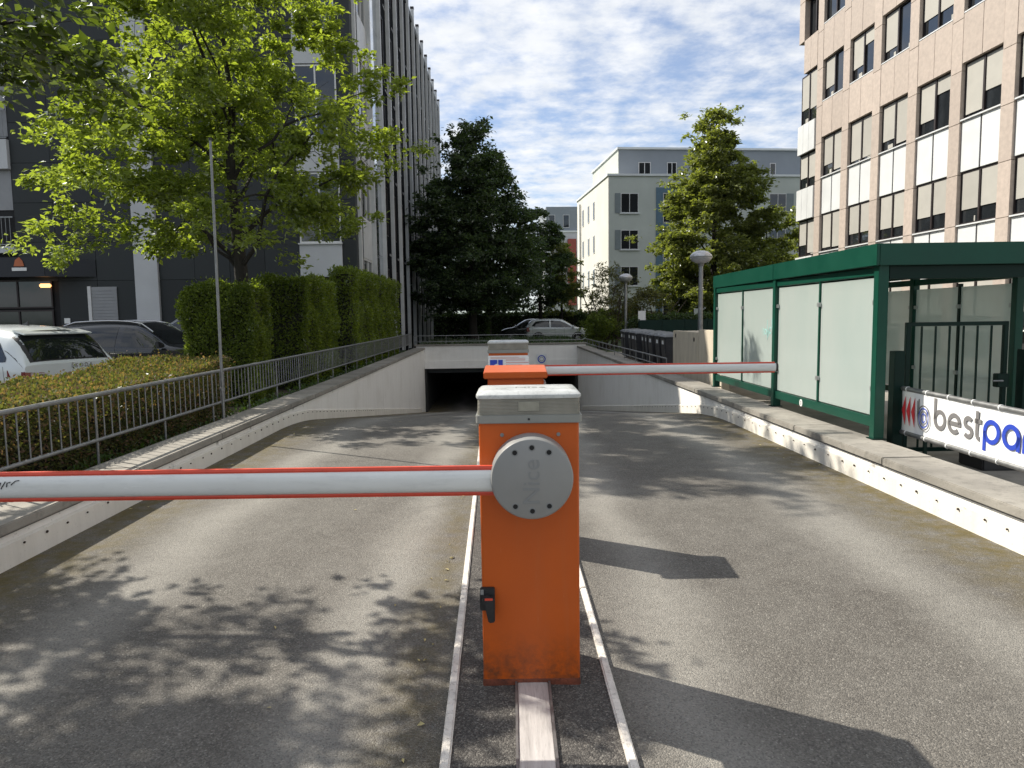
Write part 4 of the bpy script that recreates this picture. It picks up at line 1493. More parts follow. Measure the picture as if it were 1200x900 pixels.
hedge('low_hedge', 'low clipped reddish green hedge behind the left railing', -5.7, -4.12, 2.2, 10.6, .0, 1.04, 110000, .042, 'leaf_red', None, rough=.05, low=((2, 9.2, 10.3), (.80, .88, 1.0)))
hedge('clipped_hedge', 'tall dark clipped hedge block under the spreading tree', -6.05, -4.7, 13.3, 14.3, .0, 2.2, 36000, .06, 'leaf_horn', 'tall hedge blocks beside the ramp')
hedge('clipped_hedge', 'tall hedge block in second place behind the tree trunk', -5.75, -4.55, 16.3, 19.2, .0, 2.5, 34000, .07, 'leaf_horn', 'tall hedge blocks beside the ramp')
hedge('clipped_hedge', 'tallest hedge block standing against the corner of the dark building', -4.99, -4.36, 20.2, 28.2, .0, 2.95, 44000, .08, 'leaf_horn', 'tall hedge blocks beside the ramp')
hedge('far_hedge', 'dark hedge row behind the far parked cars', -6.0, 9.5, 48.4, 49.4, .0, 1.75, 20000, .16, 'leaf_dark')
hedge('far_hedge', 'dark bush in front of the dark trees left of the garage top', -3.2, -1.2, 38.8, 39.9, .0, 1.55, 7000, .13, 'leaf_dark')
hedge('far_hedge', 'dark hedge behind the green panel fence', 5.6, 12.0, 33.5, 34.5, .0, 1.5, 14000, .12, 'leaf_dark')
# ground cover in the bed between the hedge and the wall, grass above the garage
n = 9000
P_ = np.stack([rng.uniform(-4.15, -3.74, n), rng.uniform(2.5, 30, n), rng.uniform(.03, .24, n)], 1)
P_[:, 0] -= SKEW * (P_[:, 1] - 5)
o = leaf_mesh('ground_cover', P_, rng.normal(size=(n, 3)) + np.array([0, 0, .4]), np.array([0, 0, 1.]) + rng.normal(size=(n, 3)) * .5, .06 * rng.uniform(.6, 1.4, n), 'leaf_cover')
o['kind'] = 'stuff'
tag(o, 'low leafy ground cover between the hedge and the ramp wall', 'ground cover')
n = 26000
P_ = np.stack([rng.uniform(-4.0, 3.0, n), 31.55 + rng.random(n) ** 1.5 * 9, np.full(n, .255)], 1)
o = leaf_mesh('grass', P_, rng.normal(size=(n, 3)) * .35 + np.array([0, 0, 1]), rng.normal(size=(n, 3)), .22 * rng.uniform(.5, 1.5, n), 'leaf_cover', None, .09)
o['kind'] = 'stuff'
tag(o, 'rough grass growing over the garage roof', 'grass')

# ------------------------------------------------------------------ cars
def sint(x, xs, ys_):
    """smooth (monotone) interpolation"""
    xs = np.array(xs); ys_ = np.array(ys_)
    d = np.diff(ys_) / np.diff(xs)
    m = np.zeros(len(xs))
    m[1:-1] = np.where(d[:-1] * d[1:] > 0, 2 * d[:-1] * d[1:] / (d[:-1] + d[1:] + 1e-12), 0)
    m[0], m[-1] = d[0], d[-1]
    x = np.clip(x, xs[0], xs[-1])
    i = int(np.clip(np.searchsorted(xs, x) - 1, 0, len(xs) - 2))
    h = xs[i + 1] - xs[i]
    t_ = (x - xs[i]) / h
    return (2 * t_**3 - 3 * t_**2 + 1) * ys_[i] + (t_**3 - 2 * t_**2 + t_) * h * m[i] + (-2 * t_**3 + 3 * t_**2) * ys_[i + 1] + (t_**3 - t_**2) * h * m[i + 1]


def car(name, label, cat, loc, rz, paint, prof, belt, half, top, L, wheels, glass_front, glass_rear, side_win, wr_=.32, text=None, lights='rear', group=None, rails=False, clad=False, trim=False):
    """local frame: +x is the front. prof: (x, roof z); belt: (x, z); half: (x, half width); top: (x, half width at roof)"""
    t = thing(name, label, cat, loc, rz, group)
    px_, pz_ = zip(*prof); bx_, bz_ = zip(*belt); hx_, hw_ = zip(*half); tx_, tw_ = zip(*top)
    Rf = lambda x: float(sint(x, px_, pz_))
    Bf = lambda x: min(float(sint(x, bx_, bz_)), Rf(x) - .03)
    Wf = lambda x: float(sint(x, hx_, hw_))
    Tf = lambda x: float(sint(x, tx_, tw_))
    pp, qq = 7.0, 3.2

    def half_at(x, z):
        B, R0, W_ = Bf(x), Rf(x), Wf(x)
        if z <= B:
            u = (B - z) / max(B - .2, .05)
            return W_ * (1 - .05 * u * u - .03 * (1 - u) * u)
        s_ = min((z - B) / (R0 - B), 1)
        k = min(1, (R0 - B) / .25)
        T_ = W_ + (Tf(x) - W_) * k
        return (W_ + (T_ - W_) * s_) * max(0, 1 - s_ ** pp) ** (1 / qq)

    def top_z(x, y):
        B, R0 = Bf(x), Rf(x)
        lo, hi = B, R0
        for _ in range(18):
            m_ = (lo + hi) / 2
            if half_at(x, m_) > abs(y):
                lo = m_
            else:
                hi = m_
        return lo
    zb = .2
    xs = sorted(set(list(np.linspace(-L / 2, L / 2, 56)) + [-L / 2 + .02, L / 2 - .02, -L / 2 + .06, L / 2 - .06] + list(px_)))
    rows = []
    for x in xs:
        B, R0 = Bf(x), Rf(x)
        right = []
        for k in range(8):
            z = zb + (B - zb) * k / 7
            right.append((half_at(x, z), z))
        for k in range(1, 15):
            th = math.pi / 2 * k / 15
            s_ = math.sin(th) ** (2 / pp * 1.6)
            s_ = min(s_, .9999)
            z = B + (R0 - B) * s_
            right.append((half_at(x, z), z))
        right.append((0, R0))
        ring = [(x, -y, z) for y, z in right] + [(x, y, z) for y, z in reversed(right[:-1])]
        rows.append(ring)
    mb_ = MB()
    mb_.grid(rows)
    for r in (rows[0], rows[-1]):
        mb_.add(r, [tuple(range(len(r)))])
    body_ = mb_.build('body', paint, t, smooth=True, local=True)
    MB().box(-L / 2 + .12, -Wf(0) * .9, .16, L / 2 - .12, Wf(0) * .9, .3).build('underbody', 'black', t, local=True)

    def top_strip(x0, x1, wfrac, nm, mt, off=.006, n=12, ym=None, parent=t):
        rws = []
        for i in range(n + 1):
            x = x0 + (x1 - x0) * i / n
            w_ = (Tf(x) - .005) * wfrac
            row = []
            for k in range(13):
                y = -w_ + 2 * w_ * k / 12
                z = top_z(x, y)
                dz = (top_z(x + .01, y) - top_z(x - .01, y)) / .02
                nv = Vector((-dz, 0, 1)).normalized()
                row.append((x + nv.x * off, y, z + nv.z * off))
            rws.append(row)
        return MB().grid(rws).build(nm, mt, parent, smooth=True, local=True)
    top_strip(*glass_front, .93, 'windscreen', 'carglass')
    if trim:
        top_strip(glass_rear[0] - .012, glass_rear[1] + .05, 1.17, 'rear_trim', 'black', .004)
        zs0 = Rf(glass_rear[1] + .06)
        mb_ = MB()
        mb_.hexa([(glass_rear[1] - .13, -.60, zs0 - .075), (glass_rear[1] + .16, -.58, zs0 - .02), (glass_rear[1] + .16, .58, zs0 - .02), (glass_rear[1] - .13, .60, zs0 - .075)],
                 [(glass_rear[1] - .14, -.60, zs0 - .052), (glass_rear[1] + .16, -.58, zs0 + .012), (glass_rear[1] + .16, .58, zs0 + .012), (glass_rear[1] - .14, .60, zs0 - .052)])
        mb_.build('spoiler', paint, t, bevel=.012, local=True)
        mb_ = MB()
        mb_.hexa([(-1.12, -.02, Rf(-1.1) - .01), (-.92, -.02, Rf(-.9) - .01), (-.92, .02, Rf(-.9) - .01), (-1.12, .02, Rf(-1.1) - .01)],
                 [(-1.13, -.008, Rf(-1.1) + .07), (-1.02, -.008, Rf(-.9) + .02), (-1.02, .008, Rf(-.9) + .02), (-1.13, .008, Rf(-1.1) + .07)])
        mb_.build('roof_aerial', 'black', t, local=True)
    top_strip(*glass_rear, .90, 'rear_window', 'carglass', .009)

    def side_strip(xl, sy, nm, mt, off=.006):
        """xl: (x, z_low, z_high) stations"""
        sx_, lo_, hi_ = zip(*xl)
        rws = []
        n_ = 22
        for i in range(n_ + 1):
            x = sx_[0] + (sx_[-1] - sx_[0]) * i / n_
            l_ = float(np.interp(x, sx_, lo_)); h_ = float(np.interp(x, sx_, hi_))
            h_ = min(h_, Rf(x) - .035)
            l_ = min(l_, h_ - .002)
            rws.append([(x, sy * (half_at(x, l_ + (h_ - l_) * k / 6) + off), l_ + (h_ - l_) * k / 6) for k in range(7)])
        return MB().grid(rws).build(nm, mt, t, smooth=True, local=True)
    for sy in (-1, 1):
        for xl in side_win:
            side_strip(xl, sy, 'side_window', 'carglass')
        # mirror
        xm = glass_front[0] - .12 if glass_front[0] > glass_front[1] else glass_front[1] - .12
        zm = Bf(xm) + .10
        ym = Wf(xm)
        mb_ = MB()
        mb_.hexa([(xm - .06, sy * (ym - .02), zm - .05), (xm + .08, sy * (ym - .02), zm - .05), (xm + .07, sy * (ym + .19), zm - .06), (xm - .04, sy * (ym + .19), zm - .06)],
                 [(xm - .05, sy * (ym - .02), zm + .04), (xm + .05, sy * (ym - .02), zm + .04), (xm + .05, sy * (ym + .18), zm + .09), (xm - .05, sy * (ym + .18), zm + .09)])
        mb_.build('mirror', 'black' if clad else paint, t, bevel=.02, local=True)
        # wheels
        for xw in wheels:
            yw = sy * (Wf(xw) - .10)
            mb_ = MB()
            prof_ = [(.14, -.10), (wr_ * .93, -.105), (wr_, -.08), (wr_, .08), (wr_ * .93, .105), (.14, .10)]
            rws = [[(xw + r * math.cos(a), yw + y_, wr_ + r * math.sin(a)) for r, y_ in prof_] for a in [2 * math.pi * k / 26 for k in range(27)]]
            wh = mb_.grid(rws).build('wheel', 'tyre', t, smooth=True, local=True)
            mb_ = MB()
            mb_.tube([(xw, yw + sy * .085, wr_), (xw, yw + sy * .095, wr_)], wr_ * .62, 20)
            mb_.build('rim', 'rim', wh, smooth=True, local=True)
            # arch lip
            rws = [[(xw + r * math.cos(a), sy * (half_at(xw, max(.25, wr_ + r * math.sin(a))) + o_), wr_ + r * math.sin(a)) for r, o_ in ((wr_ + .02, .002), (wr_ + .025, .012), (wr_ + .075, .010), (wr_ + .08, .0))] for a in [math.pi * k / 18 for k in range(19)]]
            MB().grid(rws).build('wheel_arch', 'black', t, smooth=True, local=True)
        # door seams and handles
        for xd in (side_win[0][0][0] + .03, (glass_front[0] + glass_front[1]) / 2 - .95, glass_front[0] - .2):
            rws = [[(xd - .004, sy * (half_at(xd, z) + .0015), z), (xd + .004, sy * (half_at(xd, z) + .0015), z)] for z in np.linspace(.32, Bf(xd), 6)]
            MB().grid(rws).build('door_seam', 'black', t, local=True)
        for xd in (-.35, .62):
            z = Bf(xd) - .10
            MB().box(xd - .1, sy * (half_at(xd, z) - .005), z - .014, xd + .08, sy * (half_at(xd, z) + .022), z + .014).build('door_handle', paint, t, bevel=.006, local=True)
        # lights front
        xf = L / 2 - .12
        zf = Rf(xf) - .16
        mb_ = MB()
        mb_.hexa([(xf - .25, sy * (half_at(xf - .25, zf) + .004), zf - .03), (xf + .06, sy * (half_at(xf + .06, zf) - .06), zf - .08), (xf + .085, sy * (half_at(xf + .06, zf) - .3), zf - .08), (xf - .1, sy * .3, zf - .03)],
                 [(xf - .25, sy * (half_at(xf - .25, zf) + .002), zf + .06), (xf + .05, sy * (half_at(xf + .06, zf) - .08), zf + .03), (xf + .075, sy * (half_at(xf + .06, zf) - .3), zf + .03), (xf - .1, sy * .3, zf + .06)])
        mb_.build('headlight', 'head', t, bevel=.01, local=True)
    if rails:
        for sy in (-1, 1):
            pts = []
            for i in range(9):
                x = -1.55 + 2.1 * i / 8
                pts.append((x, sy * (Tf(x) - .10), top_z(x, Tf(x) - .10) + (.055 if 0 < i < 8 else .0)))
            MB().tube(pts, .016, 8).build('roof_rail', 'chrome', t, smooth=True, local=True)
    # tail lights
    xr = -L / 2
    for sy in (-1, 1):
        if lights == 'suv':
            zt = .80
            mb_ = MB()
            W0 = half_at(xr + .1, zt)
            mb_.hexa([(xr - .012, sy * (W0 - .36), zt - .02), (xr - .004, sy * (W0 - .03), zt - .075), (xr + .30, sy * (half_at(xr + .3, zt) + .008), zt - .03), (xr + .2, sy * (W0 - .3), zt - .02)],
                     [(xr - .010, sy * (W0 - .36), zt + .02), (xr - .002, sy * (W0 - .03), zt + .055), (xr + .30, sy * (half_at(xr + .3, zt) + .006), zt + .085), (xr + .2, sy * (W0 - .3), zt + .05)])
            tl = mb_.build('tail_light', 'tail', t, bevel=.008, local=True)
            mb_ = MB()
            mb_.hexa([(xr - .020, sy * (W0 - .42), zt - .006), (xr - .016, sy * (W0 - .12), zt - .02), (xr + .05, sy * (W0 - .12), zt - .02), (xr + .05, sy * (W0 - .42), zt - .006)],
                     [(xr - .018, sy * (W0 - .42), zt + .012), (xr - .014, sy * (W0 - .12), zt + .03), (xr + .05, sy * (W0 - .12), zt + .03), (xr + .05, sy * (W0 - .42), zt + .012)])
            mb_.build('clear_segment', 'tailw', tl, bevel=.004, local=True)
        else:
            zt = Bf(xr + .15) - .05
            W0 = half_at(xr + .12, zt)
            MB().box(xr - .004, sy * (W0 - .14), zt - .16, xr + .2, sy * (W0 + .004), zt + .10).build('tail_light', 'tail', t, bevel=.015, local=True)
    MB().box(xr - .01, -Wf(xr) * .93, .25, xr + .12, Wf(xr) * .93, .50).build('rear_bumper', 'black' if clad else paint, t, bevel=.03, local=True)
    MB().box(L / 2 - .12, -Wf(L / 2) * .92, .25, L / 2 + .01, Wf(L / 2) * .92, .48).build('front_bumper', 'black' if clad else paint, t, bevel=.03, local=True)
    if text:
        Mw = ROOT[t.name]
        mw = Mw @ Matrix.Translation((xr - .012, -.16, .90)) @ Matrix.Rotation(R_(-90), 4, 'Z') @ Matrix.Rotation(R_(90), 4, 'X')
        text_obj(' '.join(text), .085, mw, 'rear_lettering', 'chrome', t, .003, .001)
    return t


def P5(*a):
    return list(a)


hatch = dict(
    prof=[(-2.06, .96), (-2.0, 1.04), (-1.80, 1.27), (-1.62, 1.42), (-1.3, 1.475), (-.5, 1.52), (.15, 1.48), (.62, 1.28), (1.15, .98), (1.7, .90), (2.0, .78), (2.06, .62)],
    belt=[(-2.06, .90), (-1.2, .96), (0, .93), (1.1, .88), (2.06, .55)],
    half=[(-2.06, .80), (-1.9, .86), (-1.0, .90), (.8, .90), (1.7, .86), (2.06, .72)],
    top=[(-2.06, .60), (-1.5, .60), (0, .62), (.7, .66), (2.06, .7)], L=4.12, wheels=(-1.3, 1.28))
hatch1 = dict(hatch)
hatch1['prof'] = [(-2.06, .95), (-2.0, 1.05), (-1.82, 1.32), (-1.64, 1.47), (-1.3, 1.535), (-.5, 1.57), (.15, 1.52), (.62, 1.31), (1.15, 1.0), (1.7, .91), (2.0, .78), (2.06, .62)]
hatch1['top'] = [(-2.06, .70), (-1.5, .68), (0, .66), (.7, .67), (2.06, .7)]
c1 = car('parked_car', 'white hatchback with its rear and black rear window towards the low hedge', 'car', (-9.02, 12.40, -.012), R_(160), 'carwhite',
         **hatch1, glass_front=(.60, 1.08), glass_rear=(-2.02, -1.69),
         side_win=[[(-1.72, 1.0, 1.06), (-1.5, .99, 1.30), (-1.0, .97, 1.37), (-.55, .96, 1.39)], [(-.5, .96, 1.39), (.1, .94, 1.38), (.5, .93, 1.22), (.95, .92, .95)]], text='ŠKODA', lights='suv', clad=False, trim=True)
suv = dict(
    prof=[(-2.16, .98), (-2.1, 1.10), (-1.92, 1.34), (-1.75, 1.52), (-1.4, 1.58), (-.5, 1.62), (.15, 1.58), (.6, 1.37), (1.08, 1.08), (1.7, 1.0), (2.05, .88), (2.16, .7)],
    belt=[(-2.16, .94), (-1.2, 1.02), (0, 1.0), (1.0, .97), (2.16, .62)],
    half=[(-2.16, .82), (-1.95, .89), (-1.0, .92), (.8, .92), (1.8, .88), (2.16, .74)],
    top=[(-2.16, .62), (-1.5, .62), (0, .64), (.7, .68), (2.16, .72)], L=4.32, wheels=(-1.33, 1.32))
car('parked_car', 'dark grey sport utility car with silver roof rails parked nose towards the tall hedge', 'car', (-8.45, 16.75, -.012), R_(-4), 'cardark',
    **suv, glass_front=(.56, 1.04), glass_rear=(-2.05, -1.8),
    side_win=[[(-1.75, 1.12, 1.2), (-1.55, 1.08, 1.42), (-1.0, 1.06, 1.47)], [(-.90, 1.06, 1.45), (-.4, 1.05, 1.47), (-.16, 1.04, 1.47)], [(-.03, 1.05, 1.47), (.2, 1.04, 1.42), (.50, 1.03, 1.25), (.80, 1.03, 1.09)]], rails=True, wr_=.34, clad=True)
c3 = car('parked_car', 'tall silver car half hidden behind the tall hedge and the dark car', 'car', (-8.65, 20.2, -.012), R_(178), 'carsilver',
         **suv, glass_front=(.56, 1.04), glass_rear=(-2.05, -1.8),
         side_win=[[(-1.75, 1.12, 1.2), (-1.55, 1.08, 1.42), (-1.0, 1.06, 1.47)], [(-.93, 1.05, 1.47), (-.4, 1.04, 1.50), (-.12, 1.04, 1.50)], [(-.03, 1.04, 1.5), (.2, 1.03, 1.46), (.55, 1.02, 1.28), (.9, 1.01, 1.08)]])
c3.scale = (1, 1, 1.12)
mini = dict(
    prof=[(-1.82, .96), (-1.78, 1.02), (-1.62, 1.27), (-1.45, 1.37), (-1.0, 1.41), (-.3, 1.43), (.2, 1.39), (.62, 1.18), (1.05, .94), (1.5, .86), (1.76, .74), (1.82, .6)],
    belt=[(-1.82, .88), (-1.0, .92), (0, .89), (1.0, .85), (1.82, .54)],
    half=[(-1.82, .74), (-1.65, .80), (-.8, .82), (.8, .82), (1.5, .79), (1.82, .66)],
    top=[(-1.82, .56), (-1.3, .57), (0, .58), (.7, .62), (1.82, .64)], L=3.64, wheels=(-1.15, 1.15))
for lab, lc, rz, pt in (('small white hatchback parked side on beyond the garage', (2.72, 43.0, -.0), 0.0, 'carwhite'), ('black car behind the small white hatchback', (1.15, 45.3, -.0), math.pi, 'carblack')):
    car('parked_car', lab, 'car', lc, rz, pt, **mini, glass_front=(.56, .98), glass_rear=(-1.74, -1.5),
        side_win=[[(-1.5, .99, 1.05), (-1.3, .96, 1.28), (-.75, .94, 1.32), (-.5, .93, 1.32)], [(-.42, .93, 1.32), (.1, .92, 1.30), (.45, .91, 1.15), (.85, .90, .93)]], wr_=.29)

# ------------------------------------------------------------------ dark office building on the left
lb = thing('office_building', 'dark slate office building with pale vertical fins on the left', 'building', (-4.9, 23.5, 0), R_(.9))
H = 17.7
FL = [0.0, 3.95, 7.25, 10.55, 13.85]
Lx = -15.5
MB().box(Lx - 2, .10, -.02, -.10, 36, H - .3).build('core', 'backing', lb, local=True)
# slate cladding panels, front
front_spans = [(-10.75, -7.06), (-6.31, -1.82), (-.46, 0.0)]
pcache = {}


def box_piece(nm, w, d, h, mt, bev=0.0):
    k = (nm, round(w, 3), round(d, 3), round(h, 3), mt)
    if k not in pcache:
        pcache[k] = MB().box(0, 0, 0, w, d, h).mesh(nm, mt, bev)
    return pcache[k]


zrow = [0.0, 1.45, 2.9] + [2.9 + 1.23 * i for i in range(1, 13)]
for x0, x1 in front_spans:
    nc = max(1, round((x1 - x0) / 1.22))
    w = (x1 - x0) / nc
    for i in range(nc):
        for j in range(len(zrow) - 1):
            xx = x0 + i * w
            if j < 2 and x0 < -10 and xx < -9.6:
                continue
            piece('cladding_panel', box_piece('cladding_panel', w - .012, .06, zrow[j + 1] - zrow[j] - .012, 'slate'), (xx + .006, random.uniform(-.004, .004), zrow[j] + .006), lb)
MB().box(-7.05, -.10, 0, -6.32, .098, H).build('pilaster', 'pale', lb, local=True)
MB().box(-15.5, -.02, H - .3, .04, .5, H).build('parapet', 'slate', lb, local=True)


def window(parent, x0, x1, z0, z1, y, nm='window', fr='winframe', gl='pane', nmul=1, d=.05, fw=.05, blind=None, blindm='shutter'):
    mb_ = MB()
    mb_.box(x0, y, z0, x0 + fw, y + d, z1); mb_.box(x1 - fw, y, z0, x1, y + d, z1)
    mb_.box(x0 + fw, y, z0, x1 - fw, y + d, z0 + fw); mb_.box(x0 + fw, y, z1 - fw, x1 - fw, y + d, z1)
    for k in range(nmul):
        xm = x0 + (x1 - x0) * (k + 1) / (nmul + 1)
        mb_.box(xm - fw / 2, y - .004, z0 + fw, xm + fw / 2, y + d, z1 - fw)
    w_ = mb_.build(nm, fr, parent, local=True)
    MB().box(x0 + fw * .5, y + d * .55, z0 + fw * .5, x1 - fw * .5, y + d * .8, z1 - fw * .5).build('pane', gl, w_, local=True)
    if blind:
        MB().box(x0 + fw, y - .03 if blindm == 'shutter' else y + d * .3, z1 - (z1 - z0) * blind, x1 - fw, y - .006 if blindm == 'shutter' else y + d * .5, z1 - .004).build('blind', blindm, w_, local=True)
    return w_


# left bay: spandrels, blinds and a railed opening; right bay of windows
for i, zf in enumerate(FL[1:]):
    s0 = .85 if i != 0 else .2
    MB().box(-13.4, -.12, zf - s0 + (.0 if i else .05), -10.76, .095, zf + .05).build('spandrel', 'pale', lb, local=True)
    window(lb, -13.4, -10.76, zf + .055, zf + 3.3 - .86, .10, fr='brown', nmul=1, blind=(.52, .95, .6, .5)[i])
    if i < 3:
        rl = MB()
        rl.box(-13.4, -.06, zf + .95, -10.78, -.03, zf + .99)
        rl.box(-13.4, -.06, zf + .10, -10.78, -.03, zf + .13)
        for k in range(20):
            rl.box(-13.36 + k * .13, -.052, zf + .131, -13.345 + k * .13, -.038, zf + .949)
        rl.build('balcony_railing', 'steel', lb, local=True)
    window(lb, -1.80, -.48, zf + .05, zf + 2.25, .0, nmul=1, gl='pane_sky')
    MB().box(-1.815, -.03, zf - 1.02, -.465, .09, zf).build('spandrel', 'pale', lb, local=True)
    MB().box(-1.84, -.09, zf + .003, -.44, .09, zf + .047).build('window_sill', 'winframe', lb, local=True)
# ground floor: entrance under a navy fascia, roller door
MB().box(-13.4, -.55, 3.02, -9.6, .09, 3.62).build('entrance_fascia', 'navy', lb, local=True)
mb = MB()
mb.hexa([(-9.59, -.55, 3.02), (-8.3, -.02, 3.02), (-8.3, .09, 3.02), (-9.59, .09, 3.02)], [(-9.59, -.55, 3.62), (-8.3, -.02, 3.55), (-8.3, .09, 3.55), (-9.59, .09, 3.62)])
mb.build('entrance_fascia', 'navy', lb, local=True)
window(lb, -13.4, -12.0, 2.05, 2.95, .02, 'transom_window', 'brown')
window(lb, -11.95, -9.75, 2.05, 2.95, .02, 'transom_window', 'brown', nmul=1)
window(lb, -13.4, -11.98, 0.0, 2.0, .02, 'entrance_door', 'brown')
window(lb, -11.93, -9.75, 0.0, 2.0, .02, 'entrance_door', 'brown', nmul=1)
MB().box(-10.05, -.16, 2.70, -9.72, -.02, 2.82).build('wall_lamp', 'glow', lb, bevel=.03, local=True)
MB().box(-8.59, -.07, 0, -8.49, -.012, 2.72).build('door_frame', 'winframe', lb, local=True)
rd = MB().box(-8.485, -.026, 0, -7.68, -.012, 2.70).build('roller_door', 'shutter', lb, local=True)
for k in range(26):
    piece('slat', box_piece('slat', .80, .012, .09, 'shutter', .003), (-8.482, -.040, .02 + k * .102), rd)
MB().box(-10.58, -.575, 3.2, -10.13, -.555, 3.30).build('house_sign', 'white', lb, local=True)
MB().prism([(-.16, 0), (.16, 0), (.12, .16), (.02, .28), (-.1, .2)], lambda a, b, d: (-10.36 + a, -.556 - d, 3.34 + b), 0, .02).build('orange_pictogram', 'orsign', lb, local=True)
MB().box(-9.45, -.03, .9, -9.15, -.005, 1.25).build('intercom', 'shutter', lb, local=True)
MB().box(-9.4, -.03, 1.55, -9.22, -.005, 1.72).build('number_plate', 'white', lb, local=True)

# road side: fins with windows and spandrels between
bay0 = 0.35
BW = 2.38
nb = 14
MB().box(-.099, .0, 0, .0, .33, H).build('corner_strip', 'slate', lb, local=True)
finm = MB().box(0, 0, 0, .17, .16, H + .25).mesh('fin', 'fin', .01)
finend = MB().box(0, 0, 0, .19, .18, .12).mesh('fin_cap', 'brown')
for k in range(nb + 1):
    y = bay0 + k * BW
    if k == 0:
        MB().box(-.02, y, 0, .10, y + .16, H).build('edge_strip', 'winframe', lb, local=True)
        continue
    piece('fin', finm, (0.0, y, 0.1), lb)
    piece('fin_cap', finend, (-.01, y - .01, H + .352), lb)
framew = []


def side_window(y0, y1, z0, z1, gl, nm='window', fr='winframe'):
    mb_ = MB()
    f_ = .06
    mb_.box(-.06, y0, z0, .02, y0 + f_, z1); mb_.box(-.06, y1 - f_, z0, .02, y1, z1)
    mb_.box(-.06, y0 + f_, z0, .02, y1 - f_, z0 + f_); mb_.box(-.06, y0 + f_, z1 - f_, .02, y1 - f_, z1)
    ym = (y0 + y1) / 2
    mb_.box(-.06, ym - .03, z0 + f_, .025, ym + .03, z1 - f_)
    w_ = mb_.build(nm, fr, lb, local=True)
    MB().box(-.035, y0 + .03, z0 + .03, -.02, y1 - .03, z1 - .03).build('pane', gl, w_, local=True)


for k in range(nb):
    y0 = bay0 + k * BW + .165
    y1 = bay0 + (k + 1) * BW - .005
    for i in range(5):
        zf = FL[i]
        zt = (FL[i + 1] if i < 4 else H)
        if k == 1:
            # polished blind bay that mirrors the sky
            for q in range(2):
                zz0 = zf + (zt - zf) * q / 2
                zz1 = zf + (zt - zf) * (q + 1) / 2
                MB().box(-.05, y0, zz0 + .006, .03, y1, zz1 - .006).build('mirror_panel', 'mirror', lb, local=True)
            continue
        a0, a1 = (y0 + .55, y1 - .02) if k == 0 else (y0 + .02, y1 - .72)
        d0, d1 = (y0, y0 + .54) if k == 0 else (y1 - .715, y1)
        side_window(a0, a1, zf + .95, zt - .35, 'pane_sky', fr='winframe' if k == 0 else 'brown')
        MB().box(-.05, a0, zf - .34 if i else .02, .035, a1, zf + .94).build('spandrel', 'fin' if k == 0 else 'recess', lb, local=True)
        MB().box(-.08, d0, (zf - .34) if i else .02, .02, d1, zt - .345).build('gap_shade_panel', 'recess', lb, local=True)  # dark sheet painted as the shade in the gap beside each fin
        if k and i:
            MB().box(.022, d0 + .1, zf + .2, .04, d1 - .05, zf + .28).build('dark_panel_strip', 'shutter', lb, local=True)
MB().box(-.2, bay0, H - .34, .06, bay0 + nb * BW, H - .02).build('parapet', 'slate', lb, local=True)

# ------------------------------------------------------------------ pink stone office building on the right
rb = thing('stone_building', 'pink stone office building with banded windows on the right', 'building', (15.4 - .034, .75, 0), R_(2.63))
MB().box(.32, 6, -.02, 14, 34.6, 20).build('core', 'backing', rb, local=True)
ROWS = [(.97, 2.65, 4.26, 'm'), (4.26, 5.94, 7.55, 'm'), (7.55, 9.30, 10.85, 's'), (10.85, 12.60, 14.15, 's'), (14.15, 15.90, 17.45, 's')]
cols = [(30.52 - 2.35 * k, 32.33 - 2.35 * k) for k in range(9)]
frm = {}


def stone_window(y0, y1, z0, z1, x, bl):
    """frame, two panes and their blinds, facing -x"""
    f_ = .055
    ym = y0 + (y1 - y0) * .5
    mb_ = MB()
    mb_.box(x, y0, z0, x + .07, y0 + f_, z1); mb_.box(x, y1 - f_, z0, x + .07, y1, z1)
    mb_.box(x, y0 + f_, z0, x + .07, y1 - f_, z0 + f_); mb_.box(x, y0 + f_, z1 - f_, x + .07, y1 - f_, z1)
    mb_.box(x - .02, ym - .04, z0 + f_, x + .07, ym + .04, z1 - f_)
    w_ = mb_.build('window', 'brown', rb, local=True)
    for a, b, h_ in ((y0 + f_, ym - .042, bl[1]), (ym + .042, y1 - f_, bl[0])):
        MB().box(x + .045, a - .01, z0 + f_ * .6, x + .055, b + .01, z1 - f_ * .6).build('pane', 'pane', w_, local=True)
        if h_ > .02:
            MB().box(x + .012, a + .01, z1 - f_ - (z1 - z0 - 2 * f_) * h_, x + .018, b - .01, z1 - f_).build('blind', 'blind', w_, local=True)
        if random.random() < .45:
            hb = random.uniform(.25, .75)
            MB().box(x + .03, a + .2 * (b - a), z0 + f_, x + .044, a + (.2 + .35 * random.random()) * (b - a) + .05, z0 + f_ + .12 * (1 + hb)).build('sill_item', 'blind', w_, local=True)


